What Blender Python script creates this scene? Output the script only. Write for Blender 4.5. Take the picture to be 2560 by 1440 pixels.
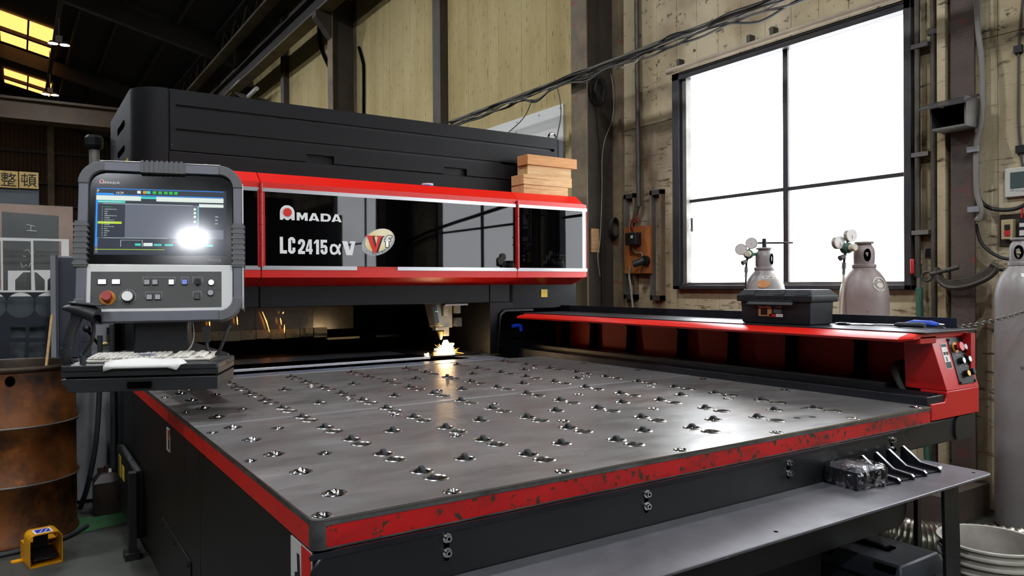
import bpy, bmesh, math, random
from mathutils import Matrix, Vector, geometry
random.seed(7)
for o in list(bpy.data.objects): bpy.data.objects.remove(o)
sc = bpy.context.scene
col = sc.collection
# ------------------------------------------------------------------ camera
F_PX = 1860.65
yaw, pitch, roll = math.radians(33.677), math.radians(-0.291), math.radians(-0.3544)
Fv = Vector((math.sin(yaw)*math.cos(pitch), math.cos(yaw)*math.cos(pitch), math.sin(pitch)))
Rv = Vector((math.cos(yaw), -math.sin(yaw), 0)); Uv = Rv.cross(Fv)
R2 = Rv*math.cos(roll)+Uv*math.sin(roll); U2 = R2.cross(Fv)
cam_d = bpy.data.cameras.new('camera'); cam_d.sensor_width = 36; cam_d.lens = F_PX/2560*36
cam_d.clip_start = .02; cam_d.clip_end = 200
cam = bpy.data.objects.new('camera', cam_d); col.objects.link(cam)
cam.matrix_world = Matrix(((R2.x, U2.x, -Fv.x, 0), (R2.y, U2.y, -Fv.y, 0), (R2.z, U2.z, -Fv.z, 1.27), (0, 0, 0, 1)))
sc.camera = cam
# ------------------------------------------------------------------ world, exposure
w = bpy.data.worlds.new('world'); sc.world = w; w.use_nodes = True
w.node_tree.nodes['Background'].inputs[0].default_value = (.75, .85, 1, 1)
w.node_tree.nodes['Background'].inputs[1].default_value = 1.0
sc.view_settings.view_transform = 'Standard'; sc.view_settings.look = 'None'
sc.view_settings.gamma = 1; sc.view_settings.use_curve_mapping = False
sc.view_settings.exposure = 0.25
sc.cycles.max_bounces = 5; sc.cycles.diffuse_bounces = 3; sc.cycles.glossy_bounces = 3; sc.cycles.transmission_bounces = 2; sc.cycles.transparent_max_bounces = 8
sc.cycles.use_adaptive_sampling = True; sc.cycles.adaptive_threshold = .08; sc.cycles.adaptive_min_samples = 12; sc.cycles.caustics_reflective = False; sc.cycles.caustics_refractive = False
LAMP_STRENGTH = 800.0      # high-bay lamps under the roof
WINDOW_STRENGTH = 6.5      # daylight in the frosted panes
SKYLIGHT_STRENGTH = 1.9
# ------------------------------------------------------------------ helpers
def lin(h):
    h = h.lstrip('#'); c = [int(h[i:i+2], 16)/255 for i in (0, 2, 4)]
    return tuple((v/12.92 if v <= .04045 else ((v+.055)/1.055)**2.4) for v in c)+(1,)
MATS = {}
def mat(name, c, r=.5, m=0., c2=None, ns=6, lo=.35, hi=.65, st=(1, 1, 1), c3=None, ns3=30, lo3=.62, hi3=.68, st3=(1, 1, 1), c4=None, ns4=3, lo4=.55, hi4=.75, st4=(1, 1, 1),
        bump=0, bs=60, bst=(1, 1, 1), r2=None, coat=0, emit=None, es=0, alpha=1, trans=0, spec=.5, aniso=0):
    M = bpy.data.materials.new(name); M.use_nodes = True; nt = M.node_tree; N = nt.nodes; L = nt.links
    b = N['Principled BSDF']; b.inputs['Roughness'].default_value = r; b.inputs['Metallic'].default_value = m
    b.inputs['Base Color'].default_value = lin(c); b.inputs['Specular IOR Level'].default_value = spec
    b.inputs['Coat Weight'].default_value = coat; b.inputs['Coat Roughness'].default_value = .08
    b.inputs['Transmission Weight'].default_value = trans; b.inputs['Alpha'].default_value = alpha
    b.inputs['Anisotropic'].default_value = aniso
    tc = None
    def noise(scale, stretch, detail=4):
        nonlocal tc
        if tc is None: tc = N.new('ShaderNodeTexCoord')
        mp = N.new('ShaderNodeMapping'); mp.inputs['Scale'].default_value = stretch; L.new(tc.outputs['Object'], mp.inputs[0])
        n = N.new('ShaderNodeTexNoise'); n.inputs['Scale'].default_value = scale; n.inputs['Detail'].default_value = detail; n.inputs['Roughness'].default_value = .62
        L.new(mp.outputs[0], n.inputs['Vector']); return n
    def ramp(n, a, z, va=(0, 0, 0, 1), vz=(1, 1, 1, 1)):
        q = N.new('ShaderNodeValToRGB'); q.color_ramp.elements[0].position = a; q.color_ramp.elements[1].position = z
        q.color_ramp.elements[0].color = va; q.color_ramp.elements[1].color = vz; L.new(n.outputs['Fac'], q.inputs[0]); return q
    cur = None
    if c2:
        q = ramp(noise(ns, st), lo, hi, lin(c), lin(c2)); cur = q.outputs[0]
    for cc, s, a, z, stt in ((c4, ns4, lo4, hi4, st4), (c3, ns3, lo3, hi3, st3)):
        if cc:
            q = ramp(noise(s, stt), a, z); mx = N.new('ShaderNodeMix'); mx.data_type = 'RGBA'
            L.new(q.outputs[0], mx.inputs[0]); mx.inputs[7].default_value = lin(cc)
            if cur: L.new(cur, mx.inputs[6])
            else: mx.inputs[6].default_value = lin(c)
            cur = mx.outputs[2]
    if cur: L.new(cur, b.inputs['Base Color'])
    if r2 is not None:
        q = ramp(noise(ns*1.7, st), .3, .7, (r, r, r, 1), (r2, r2, r2, 1)); L.new(q.outputs[0], b.inputs['Roughness'])
    if bump:
        n = noise(bs, bst, 2); bp = N.new('ShaderNodeBump'); bp.inputs['Strength'].default_value = bump; bp.inputs['Distance'].default_value = .01
        L.new(n.outputs['Fac'], bp.inputs['Height']); L.new(bp.outputs[0], b.inputs['Normal'])
    if emit:
        b.inputs['Emission Color'].default_value = lin(emit); b.inputs['Emission Strength'].default_value = es
    MATS[name] = M; return M
WM = {}     # world matrix of every object made here
class MB:
    def __init__(s): s.v = []; s.f = []; s.mi = []; s.cur = 0
    def m(s, i): s.cur = i; return s
    def add(s, vs, fs, T=None):
        n = len(s.v)
        for p in vs: s.v.append(tuple(T @ Vector(p)) if T is not None else tuple(p))
        for f in fs: s.f.append(tuple(i+n for i in f)); s.mi.append(s.cur)
        return s
    def box(s, x0, x1, y0, y1, z0, z1, T=None):
        return s.add([(x0, y0, z0), (x1, y0, z0), (x1, y1, z0), (x0, y1, z0), (x0, y0, z1), (x1, y0, z1), (x1, y1, z1), (x0, y1, z1)],
                     [(0, 3, 2, 1), (4, 5, 6, 7), (0, 1, 5, 4), (1, 2, 6, 5), (2, 3, 7, 6), (3, 0, 4, 7)], T)
    def prism(s, poly, ax, a, b, T=None):       # polygon in the two other axes, extruded along ax
        def P(q, t): return {'x': (t, q[0], q[1]), 'y': (q[0], t, q[1]), 'z': (q[0], q[1], t)}[ax]
        n = len(poly); vs = [P(q, a) for q in poly]+[P(q, b) for q in poly]
        return s.add(vs, [tuple(range(n))[::-1], tuple(range(n, 2*n))]+[(i, (i+1) % n, n+(i+1) % n, n+i) for i in range(n)], T)
    def loft(s, rings, cap=True, closed=True, T=None):
        n = len(rings[0]); vs = [p for r in rings for p in r]; fs = []
        for k in range(len(rings)-1):
            for i in range(n if closed else n-1):
                j = (i+1) % n; fs.append((k*n+i, k*n+j, (k+1)*n+j, (k+1)*n+i))
        if cap: fs += [tuple(range(n))[::-1], tuple(range((len(rings)-1)*n, len(rings)*n))]
        return s.add(vs, fs, T)
    def cyl(s, p0, p1, r0, r1=None, n=16, cap=True, T=None):
        p0, p1 = Vector(p0), Vector(p1); r1 = r0 if r1 is None else r1; d = (p1-p0).normalized()
        u = d.orthogonal().normalized(); v = d.cross(u)
        R = [[tuple(p+(u*math.cos(2*math.pi*i/n)+v*math.sin(2*math.pi*i/n))*r) for i in range(n)] for p, r in ((p0, r0), (p1, r1))]
        return s.loft(R, cap, True, T)
    def lathe(s, prof, c=(0, 0, 0), n=24, cap=True, T=None):   # prof: (r, z) list, axis z through c
        R = [[(c[0]+r*math.cos(2*math.pi*i/n), c[1]+r*math.sin(2*math.pi*i/n), c[2]+z) for i in range(n)] for r, z in prof]
        return s.loft(R, cap, True, T)
    def tube(s, pts, r, n=8, T=None, rs=None):
        P = [Vector(p) for p in pts]; R = []; u = None
        for k, p in enumerate(P):
            d = (P[min(k+1, len(P)-1)]-P[max(k-1, 0)]).normalized()
            u = (d.orthogonal() if u is None else u-d*u.dot(d)).normalized(); v = d.cross(u); rr = rs[k] if rs else r
            R.append([tuple(p+(u*math.cos(2*math.pi*i/n)+v*math.sin(2*math.pi*i/n))*rr) for i in range(n)])
        return s.loft(R, True, True, T)
    def torus(s, c, R, r, ax='z', n=24, k=8, T=None, sx=1, sy=1):
        rings = []
        for i in range(n):
            a = 2*math.pi*i/n; ring = []
            for j in range(k):
                b = 2*math.pi*j/k; q = ((R*sx+r*math.cos(b))*math.cos(a), (R*sy+r*math.cos(b))*math.sin(a), r*math.sin(b))
                q = {'z': q, 'x': (q[2], q[0], q[1]), 'y': (q[0], q[2], q[1])}[ax]; ring.append(tuple(Vector(c)+Vector(q)))
            rings.append(ring)
        return s.loft(rings+[rings[0]], False, True, T)
    def ball(s, c, r, n=14, k=8, T=None, sz=1):
        return s.lathe([(r*math.sin(math.pi*i/k)+1e-5, -r*math.cos(math.pi*i/k)*sz) for i in range(k+1)], c, n, True, T)
    def build(s, name, mats, parent=None, world=True, smooth=35, bev=0, seg=2):
        me = bpy.data.meshes.new(name); me.from_pydata(s.v, [], s.f)
        bm = bmesh.new(); bm.from_mesh(me); bmesh.ops.recalc_face_normals(bm, faces=bm.faces); bm.to_mesh(me); bm.free()
        mats = mats if isinstance(mats, (list, tuple)) else [mats]
        for q in mats: me.materials.append(MATS[q] if isinstance(q, str) else q)
        if len(mats) > 1: me.polygons.foreach_set('material_index', s.mi)
        if smooth:
            me.polygons.foreach_set('use_smooth', [True]*len(me.polygons)); me.set_sharp_from_angle(angle=math.radians(smooth))
        return link(name, me, parent, world, bev, seg)
def link(name, me, parent=None, world=True, bev=0, seg=2):
    o = bpy.data.objects.new(name, me); col.objects.link(o); I = Matrix.Identity(4)
    if parent is not None:
        o.parent = parent; PM = WM[parent.name]
        if world: o.matrix_parent_inverse = PM.inverted(); WM[o.name] = I
        else: WM[o.name] = PM.copy()
    else: WM[o.name] = I
    if bev:
        b = o.modifiers.new('bevel', 'BEVEL'); b.width = bev; b.segments = seg; b.limit_method = 'ANGLE'; b.angle_limit = math.radians(40); b.harden_normals = False
    return o
def thing(name, label, cat, loc=(0, 0, 0), rz=0, group=None):
    o = bpy.data.objects.new(name, None); col.objects.link(o); o.location = loc; o.rotation_euler = (0, 0, rz); o.empty_display_size = .1
    o['label'] = label; o['category'] = cat
    if group: o['group'] = group
    WM[o.name] = Matrix.Translation(loc) @ Matrix.Rotation(rz, 4, 'Z'); return o
def tag(o, label, cat, group=None, kind=None):
    o['label'] = label; o['category'] = cat
    if group: o['group'] = group
    if kind: o['kind'] = kind
    return o
def struct(o, label=None):
    o['kind'] = 'structure'
    if label: o['label'] = label
    return o
def put(name, me, parent, T):      # a copy sharing mesh data, placed by a matrix in world space
    o = link(name, me, parent, True); o.matrix_basis = T; WM[o.name] = T.copy(); return o
def text_mesh(body, size=1, bold=0, shear=0, ext=.0):
    c = bpy.data.curves.new('lettering', 'FONT'); c.body = body; c.size = size; c.offset = bold; c.shear = shear; c.extrude = ext; c.align_x = 'LEFT'
    o = bpy.data.objects.new('lettering', c); col.objects.link(o); dg = bpy.context.evaluated_depsgraph_get()
    me = bpy.data.meshes.new_from_object(o.evaluated_get(dg)); bpy.data.objects.remove(o); bpy.data.curves.remove(c); return me
def lettering(body, mt, parent, T, w=None, h=None, bold=0, shear=0, name='lettering'):
    # text scaled to w x h (metres), lower left corner at T's origin, in T's xy plane
    me = text_mesh(body, 1, bold, shear)
    if not me.vertices: return None
    xs = [v.co.x for v in me.vertices]; ys = [v.co.y for v in me.vertices]
    sx = w/(max(xs)-min(xs)) if w else None; sy = h/(max(ys)-min(ys)) if h else None; sx = sx or sy; sy = sy or sx
    me.transform(Matrix.Diagonal((sx, sy, 1, 1)) @ Matrix.Translation((-min(xs), -min(ys), 0))); me.transform(T)
    me.materials.clear(); me.materials.append(MATS[mt]); me.update()
    return link(name, me, parent, True)
def frontT(x, y, z, rz=0, tilt=0):   # text plane facing -Y (x right, z up)
    return Matrix.Translation((x, y, z)) @ Matrix.Rotation(rz, 4, 'Z') @ Matrix.Rotation(math.pi/2+tilt, 4, 'X')
def rrect(x0, x1, y0, y1, r, n=5):
    P = []
    for cx, cy, a0 in ((x1-r, y1-r, 0), (x0+r, y1-r, 90), (x0+r, y0+r, 180), (x1-r, y0+r, 270)):
        for i in range(n+1):
            a = math.radians(a0+90*i/n); P.append((cx+r*math.cos(a), cy+r*math.sin(a)))
    return P
def bez(pts, n=10):      # smooth curve through points
    P = [Vector(p) for p in pts]; out = []
    for k in range(len(P)-1):
        a = P[max(k-1, 0)]; b = P[k]; c = P[k+1]; d = P[min(k+2, len(P)-1)]
        for i in range(n):
            t = i/n; out.append(.5*((2*b)+(c-a)*t+(2*a-5*b+4*c-d)*t*t+(3*b-a-3*c+d)*t**3))
    out.append(P[-1]); return [tuple(p) for p in out]
# ------------------------------------------------------------------ materials
mat('charcoal', '#0d0e10', .48, 0, bump=.12, bs=900, spec=.22)
mat('charcoal_smooth', '#131416', .42, 0, c2='#191a1d', ns=5)
mat('black', '#0e0f10', .5)
mat('matte_black', '#060606', .9, spec=.1)
mat('black_paint', '#101213', .36, 0, c2='#151718', ns=4, bump=.05, bs=300)
mat('side_paint', '#0e0f0c', .45, 0, c2='#0a0b09', ns=3, c3='#2e2d26', ns3=60, lo3=.68, hi3=.74, spec=.3)
mat('red', '#d6180b', .36, 0, bump=.05, bs=700)
mat('red_inner', '#a40a0a', .6)
mat('red_post', '#bb1515', .38, bump=.06, bs=700)
mat('brush_plate', '#737986', .35, .25, c2='#666c78', ns=6)  # lighter bluish tone stands in for light reflected on the rear plate
mat('bright_strip', '#d4d8de', .25, .3)  # pale and barely metallic: the strip's reflection is put into the colour
mat('red_dark', '#a5120f', .4, 0, bump=.06, bs=700)
mat('red_side', '#cc1410', .4, 0, c2='#d81e14', ns=4, c3='#4a2a12', ns3=25, lo3=.64, hi3=.68)  # brighter red makes up for the little light on the left side
mat('red_worn', '#a80f10', .45, 0, c2='#bc1214', ns=5, c3='#332d1e', ns3=38, lo3=.575, hi3=.62, c4='#6a1614', ns4=4, lo4=.5, hi4=.7, st4=(1, 1, 2))
mat('silver', '#b9babd', .3, .7)
mat('black_glass', '#010102', .02, 0, spec=.33, bump=.012, bs=2.2)
mat('table_steel', '#979592', .29, .66, c2='#83817e', ns=3.2, r2=.44, st=(1, 2.2, 1), c3='#cfcfcc', ns3=90, lo3=.68, hi3=.73, st3=(.06, 1, 1), c4='#807169', ns4=1.6, lo4=.54, hi4=.74, bump=.06, bs=160, bst=(.08, 1, 1))
mat('edge_steel', '#6a6a67', .35, .5, c2='#474745', ns=12, r2=.5)
mat('shelf_steel', '#77767a', .36, .6, c2='#66656a', ns=4, r2=.52, c3='#a8a8a8', ns3=110, lo3=.7, hi3=.74, st3=(.1, 1, 1))
mat('dark_steel', '#33343a', .4, .7, c2='#26272b', ns=6)
mat('chrome', '#d8d8d6', .12, 1)
mat('rim_steel', '#c4c3bf', .22, 1)
mat('rubber', '#2c2f30', .6)
mat('hole', '#050505', .9, spec=0)
mat('white_ink', '#e6e6e2', .5)
mat('grey_ink', '#a9aaac', .5)
mat('red_ink', '#d81e16', .5)
mat('black_ink', '#0c0c0c', .6)
mat('yellow_sticker', '#d9b935', .5, c3='#4a4212', ns3=120, lo3=.66, hi3=.68)
mat('white_sticker', '#cfcfc8', .5)
mat('wood_light', '#cba878', .7, 0, c2='#b98f5c', ns=7, st=(1, 8, 8), c3='#7d5630', ns3=9, lo3=.74, hi3=.78)
mat('wood_orange', '#c48d56', .7, 0, c2='#b27c46', ns=7, st=(1, 9, 9))
mat('wood_board', '#a8662c', .65, 0, c2='#8f5222', ns=6, st=(1, 6, 1), c3='#3c2412', ns3=40, lo3=.7, hi3=.74)
mat('plank', '#c4b798', .85, 0, c2='#a5946e', ns=1.5, st=(1, 1, .5), c3='#4a3b29', ns3=15, lo3=.57, hi3=.70, st3=(1, .45, 2.4), c4='#5a4533', ns4=1.0, lo4=.47, hi4=.67, st4=(1, 1, .7), bump=.25, bs=40)
mat('plank_mid', '#c6b898', .85, 0, c2='#ab9a74', ns=1.2, st=(1, 1.2, .5), c3='#493a28', ns3=13, lo3=.59, hi3=.70, st3=(1, 1.2, 1.6), c4='#66503c', ns4=.9, lo4=.5, hi4=.7, st4=(1, .8, .9), bump=.2, bs=40)
mat('plank_high', '#c6b482', .85, 0, c2='#ad9964', ns=1.0, st=(1, 1.5, .4), c3='#54452c', ns3=12, lo3=.60, hi3=.70, st3=(1, 3.5, .6), c4='#75613f', ns4=.6, lo4=.53, hi4=.72, bump=.15, bs=40)
mat('column_steel', '#3a352e', .6, .2, c2='#4a4238', ns=3, c3='#5b2b1e', ns3=9, lo3=.64, hi3=.72, st3=(1, .5, 2))
mat('column_face', '#7d6c52', .7, 0, c2='#5a4e3e', ns=3, c3='#7a3c2a', ns3=8, lo3=.6, hi3=.7, st3=(1, .4, 2.5), c4='#94825e', ns4=1.5)
mat('post_red', '#584940', .75, 0, c2='#473d36', ns=3, c3='#7c2f26', ns3=9, lo3=.62, hi3=.74, st3=(1, .6, 1.4), bump=.2, bs=50)
mat('frame_dark', '#35343a', .45, .3, c2='#423f3c', ns=6)
mat('frame_grey', '#77746e', .5, .3, c2='#5f5c56', ns=5)
mat('pipe_grey', '#5b5650', .5, .4, c2='#494338', ns=8)
mat('conduit_grey', '#77736b', .6)
mat('cable_black', '#1d1b19', .55)
mat('cable_grey', '#4e4a44', .6)
mat('cable_light', '#8b887c', .5)
mat('green_paint', '#3f6a55', .5, c2='#35574a', ns=9)
mat('cylinder_grey', '#96928f', .38, 0, c2='#8b8580', ns=4, c3='#6a5142', ns3=14, lo3=.69, hi3=.75)
mat('cylinder_brownish', '#928782', .42, 0, c2='#8a7c76', ns=4, c3='#7c4a36', ns3=12, lo3=.67, hi3=.74)
mat('brass', '#a89668', .3, .8)
mat('gauge_face', '#d8d4cf', .4)
mat('cream_plastic', '#c9bfa6', .5)
mat('iron', '#4a453c', .5, .4, c2='#3a352d', ns=10)
mat('floor', '#40413a', .5, 0, c2='#32332e', ns=2.5, r2=.7, c3='#6f6f64', ns3=60, lo3=.68, hi3=.72, c4='#262623', ns4=1.3)
mat('floor_green', '#3c6840', .5, 0, c2='#2f5236', ns=4, c3='#8a6a3c', ns3=10, lo3=.72, hi3=.76)
mat('roof_sheet', '#161412', .8, c2='#100e0c', ns=2)
mat('roof_beam', '#2a251e', .7, c2='#1f1b16', ns=3)
mat('beam_pale', '#6e644f', .7, c2='#564c3a', ns=3)
mat('rail_pale', '#b0a28c', .6, c2='#988a74', ns=4)
mat('gauge_case', '#9a9488', .35, .4)
mat('crane_yellow', '#463010', .6, c2='#36240b', ns=3)
mat('far_wall', '#3f2a14', .8, c2='#332110', ns=1.5, st=(1, 1, .3))
mat('rust_drum', '#7e4614', .5, .2, c2='#52300f', ns=6, c3='#170f09', ns3=4, lo3=.50, hi3=.70, c4='#a8651f', ns4=9, lo4=.58, hi4=.8, bump=.1, bs=30, r2=.65)
mat('drum_dark', '#4a3a2c', .5, .4, c2='#2c231b', ns=8)
mat('safety_yellow', '#dc9a08', .42, 0, c2='#cf8c06', ns=7)
mat('blue_sticker', '#3038a8', .5)
mat('sheet_grey', '#777b78', .35, .75, c2='#6c706e', ns=3)
mat('sheet_dark', '#2d3038', .4, .5, c2='#353942', ns=4)
mat('sheet_blue', '#5c6468', .4, .5, c2='#525a5e', ns=3)
mat('panel_pink', '#a89284', .7, 0, c2='#9a8474', ns=4)
mat('white_paint', '#dcdbd4', .5)
mat('sign_board', '#c4a868', .7, c2='#b89a58', ns=8)
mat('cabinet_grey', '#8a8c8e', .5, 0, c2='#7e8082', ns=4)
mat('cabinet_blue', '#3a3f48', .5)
mat('brown_can', '#2a1d16', .45, c2='#201610', ns=6)
mat('console_frame', '#5e5f60', .5, 0, bump=.05, bs=800)
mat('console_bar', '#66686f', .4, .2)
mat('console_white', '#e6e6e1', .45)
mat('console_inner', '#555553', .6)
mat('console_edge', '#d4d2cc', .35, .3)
mat('bezel', '#030305', .12, spec=.6)
mat('red_button', '#a2342c', .45)
mat('bright_red_button', '#c0282c', .4)
mat('orange_ring', '#d88a18', .5)
mat('lit_button', '#e8e8f0', .4, emit='#f4f4ff', es=.6)
mat('blue_button', '#7480c8', .4, emit='#7480c8', es=.3)
mat('amber_button', '#e8b050', .4, emit='#ffb050', es=.3)
mat('keyboard_white', '#dcd6c8', .5)
mat('keyboard_key', '#e8e4d8', .45)
def film(name, lo, hi, amount, scale):
    M = bpy.data.materials.new(name); M.use_nodes = True; nt = M.node_tree; N = nt.nodes; L = nt.links; N.clear()
    out = N.new('ShaderNodeOutputMaterial'); mx = N.new('ShaderNodeMixShader'); tr = N.new('ShaderNodeBsdfTransparent'); gl = N.new('ShaderNodeBsdfGlossy'); gl.inputs['Roughness'].default_value = .16
    tc = N.new('ShaderNodeTexCoord'); no = N.new('ShaderNodeTexNoise'); no.inputs['Scale'].default_value = scale; no.inputs['Detail'].default_value = 3; no.inputs['Distortion'].default_value = 1.2
    rp = N.new('ShaderNodeMapRange'); rp.inputs[1].default_value = lo; rp.inputs[2].default_value = hi; rp.inputs[3].default_value = .04; rp.inputs[4].default_value = amount
    bp = N.new('ShaderNodeBump'); bp.inputs['Strength'].default_value = .8; bp.inputs['Distance'].default_value = .01
    L.new(tc.outputs['Object'], no.inputs['Vector']); L.new(no.outputs['Fac'], rp.inputs[0]); L.new(rp.outputs[0], mx.inputs[0]); L.new(no.outputs['Fac'], bp.inputs['Height']); L.new(bp.outputs[0], gl.inputs['Normal'])
    L.new(tr.outputs[0], mx.inputs[1]); L.new(gl.outputs[0], mx.inputs[2]); L.new(mx.outputs[0], out.inputs[0]); MATS[name] = M
film('plastic_wrap', .45, .72, .5, 34)
film('keyboard_film', .5, .75, .25, 30)
mat('paper', '#dddbd5', .7)
mat('tray_paint', '#2a2c2d', .4, 0, c2='#232526', ns=5, bump=.06, bs=700)
mat('scanner_black', '#2c2e30', .45)
mat('toolbox', '#1b1d20', .45, bump=.08, bs=500, spec=.35)
mat('toolbox_worn', '#262a30', .45, c2='#34383e', ns=7, spec=.35)
mat('blue_grip', '#2a50c0', .4)
mat('aluminium', '#b5b3a8', .28, .95, c2='#9a978c', ns=10)
mat('bucket_white', '#bdbaae', .5, c2='#a9a598', ns=6)
mat('bucket_inner', '#a29d94', .6, c2='#8d877f', ns=9)
mat('tape_white', '#d0d0cc', .5)
mat('tape_blue', '#3a4c9a', .5)
mat('thermostat', '#c6c4b8', .5)
mat('lcd', '#4c5a58', .3)
mat('switch_cream', '#b3a078', .5)
mat('orange_sticker', '#c98a4a', .6, c2='#b0764a', ns=30)
mat('pale_label', '#c2bdb0', .6)
mat('curtain', '#4a4a42', .2, 0, c2='#3a3a33', ns=4, spec=.7)
mat('curtain_low', '#a8a892', .35, 0, c2='#8c8c74', ns=9, c3='#3c3a2c', ns3=20)
mat('head_grey', '#a8a598', .45, .2, c2='#8f8b7c', ns=9)
mat('head_dark', '#4c4e4e', .45)
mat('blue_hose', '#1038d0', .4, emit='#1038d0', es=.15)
mat('pane', '#ffffff', .3, emit='#f6faff', es=WINDOW_STRENGTH)
mat('skylight_pane', '#d08a3a', .5, emit='#ffae5c', es=SKYLIGHT_STRENGTH)
mat('lamp_glow', '#ffffff', .4, emit='#f4f8ff', es=LAMP_STRENGTH)
mat('lamp_body', '#8a8a86', .5, .3)
mat('spark_core', '#ffffff', .5, emit='#ffd9a0', es=40)
mat('spark_orange', '#ff9040', .5, emit='#ff9a3c', es=9)
mat('led', '#a0ffe0', .5, emit='#a0ffe8', es=2)
mat('scr_dark', '#101418', .09, emit='#5b6270', es=.35)
mat('scr_mid', '#101418', .09, emit='#8e93a4', es=.45)
mat('scr_white', '#101418', .09, emit='#d8e4dc', es=.9)
mat('scr_blue', '#101418', .09, emit='#2a8cff', es=1.1)
mat('scr_cyan', '#101418', .09, emit='#46c8c0', es=.9)
mat('scr_green', '#101418', .09, emit='#38c050', es=.8)
mat('scr_lime', '#101418', .09, emit='#b8d83c', es=.9)
mat('scr_amber', '#101418', .09, emit='#d8a030', es=.8)
# ================================================================== the building
# floor slab with the green walkway strip painted beside the machine
fl = MB(); fl.box(-12, 5, -9, 31.2, -.3, 0)
fl = struct(fl.build('floor', 'floor'), 'dark grey concrete workshop floor')
g = MB(); g.add([(-1.6, 4.36, .002), (.17, 4.40, .002), (.495, 4.48, .002), (.495, 4.70, .002), (.2, 4.72, .002), (-1.6, 4.72, .002)], [(0, 1, 2, 3, 4, 5)])
g.build('green_stripe', 'floor_green', fl)
XW = 4.5
WY0, WY1, WZ0, WZ1 = 2.372, 4.308, 1.222, 2.962
OPEN = ((WY0, WY1), (-.16, 1.70), (-3.86, -1.97))
wr = MB(); ya = -9
for o0, o1 in sorted(OPEN)+[(31.2, None)]:
    wr.box(XW+.036, XW+.2, ya, o0, 0, 7.2)
    if o1 is not None: wr.box(XW+.036, XW+.2, o0, o1, 0, WZ0).box(XW+.036, XW+.2, o0, o1, WZ1, 7.2); ya = o1
wall_right = struct(wr.build('wall_right', 'column_steel'), 'long beige plank wall with window')
def cuts(a, b, step):
    n = max(1, round((b-a)/step)); return [a+(b-a)*i/n for i in range(n+1)]
Ys = cuts(-9, -3.86, .525)[:-1]+cuts(-3.86, -1.97, .525)[:-1]+cuts(-1.97, -.16, .525)[:-1]+cuts(-.16, 1.70, .525)[:-1]+cuts(1.70, WY0, .22)[:-1]+cuts(WY0, WY1, .216)[:-1]+cuts(WY1, 11.23, .225)[:-1]+cuts(11.23, 31.2, .45)
plank_cache = {}
for a, b in zip(Ys[:-1], Ys[1:]):
    inwin = any(a >= o0-.001 and b <= o1+.001 for o0, o1 in OPEN)
    rows = [(0, WZ0, 'plank'), (WZ1, 7.1, 'plank_mid')] if inwin else [(0, 2.62, 'plank' if b < 5.3 else 'plank_high'), (2.62, 7.1, 'plank_mid' if b < 5.3 else 'plank_high')]
    for z0, z1, mt in rows:
        d = random.uniform(0, .006)
        p = MB(); p.box(XW-d*.5, XW+.04, a+.0015, b-.0015, z0+.002, z1-.002); p.build('plank', mt, wall_right, smooth=0)
# far gable wall of ribbed sheet with girts and posts
wb = MB(); prof = []
x = -12.
while x < 4.7:
    prof += [(x, 31.0), (x+.1, 31.0), (x+.125, 30.96), (x+.225, 30.96)]; x += .25
wb.loft([[(p[0], p[1], 0) for p in prof], [(p[0], p[1], 9) for p in prof]], False, False)
wall_back = struct(wb.build('wall_back', 'far_wall'), 'brown ribbed sheet wall at the far end')
for z in (1.6, 3.0, 4.13, 4.93, 6.0):
    MB().box(-12, 4.5, 30.8, 30.95, z-.05, z+.05).build('girt', 'roof_beam', wall_back)
for x in (-8, -3.5, 1.05): MB().box(x-.1, x+.1, 30.7, 30.96, 0, 8).build('wall_post', 'beam_pale', wall_back)
wl = struct(MB().box(-12.2, -12, -9, 31.2, 0, 8).build('wall_left', 'far_wall'), 'dim wall on the other side of the hall')
wf = struct(MB().box(-12, 4.7, -9.2, -9, 0, 9).build('wall_front', 'far_wall'), 'wall behind the viewer')
# roof: two slopes with rafters and purlins
def zr(x): return 6.6+.24*(XW-x) if x > -3.75 else 6.6+.24*(XW+3.75)-.24*(-3.75-x)
rf = MB(); rf.prism([(4.8, zr(4.8)), (-3.75, zr(-3.75)), (-12.3, zr(-12.3)), (-12.3, zr(-12.3)+.1), (-3.75, zr(-3.75)+.1), (4.8, zr(4.8)+.1)], 'y', -9.3, 31.3)
ceiling = struct(rf.build('ceiling', 'roof_sheet'), 'dark sloping factory roof')
for y in (-7.2, -1.07, 5.08, 11.23, 17.38, 23.53, 29.68):
    r_ = MB(); r_.prism([(4.4, zr(4.4)-.14), (-3.75, zr(-3.75)-.14), (-3.75, zr(-3.75)-.5), (4.4, zr(4.4)-.5)], 'y', y-.09, y+.09); r_.build('rafter', 'roof_beam', ceiling)
for x in (3.9, 2.9, 1.9, 1.2, -.9, -1.9, -2.9):
    MB().box(x-.03, x+.03, -9, 31, zr(x)-.15, zr(x)-.02).build('purlin', 'roof_beam', ceiling)
def skylight(y0, y1, x0, x1, lab):
    t = thing('skylight', lab, 'skylight', ((x0+x1)/2, (y0+y1)/2, zr((x0+x1)/2)), group='orange skylights')
    xm = (x0+x1)/2; ym = (y0+y1)/2
    for a, b in ((x0, xm-.02), (xm+.02, x1)):
        for c, d in ((y0, ym-.07), (ym+.07, y1)):
            p = MB(); p.add([(a, c, zr(a)-.03), (b, c, zr(b)-.03), (b, d, zr(b)-.03), (a, d, zr(a)-.03)], [(0, 1, 2, 3)]); p.build('pane', 'skylight_pane', t, smooth=0)
    MB().box(xm-.02, xm+.02, y0, y1, zr(xm)-.06, zr(xm)-.02).build('mullion', 'roof_beam', t)
    q = MB(); q.prism([(x0, zr(x0)-.12), (x1, zr(x1)-.12), (x1, zr(x1)-.02), (x0, zr(x0)-.02)], 'y', ym-.07, ym+.07); q.build('cross_bar', 'roof_beam', t)
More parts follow.
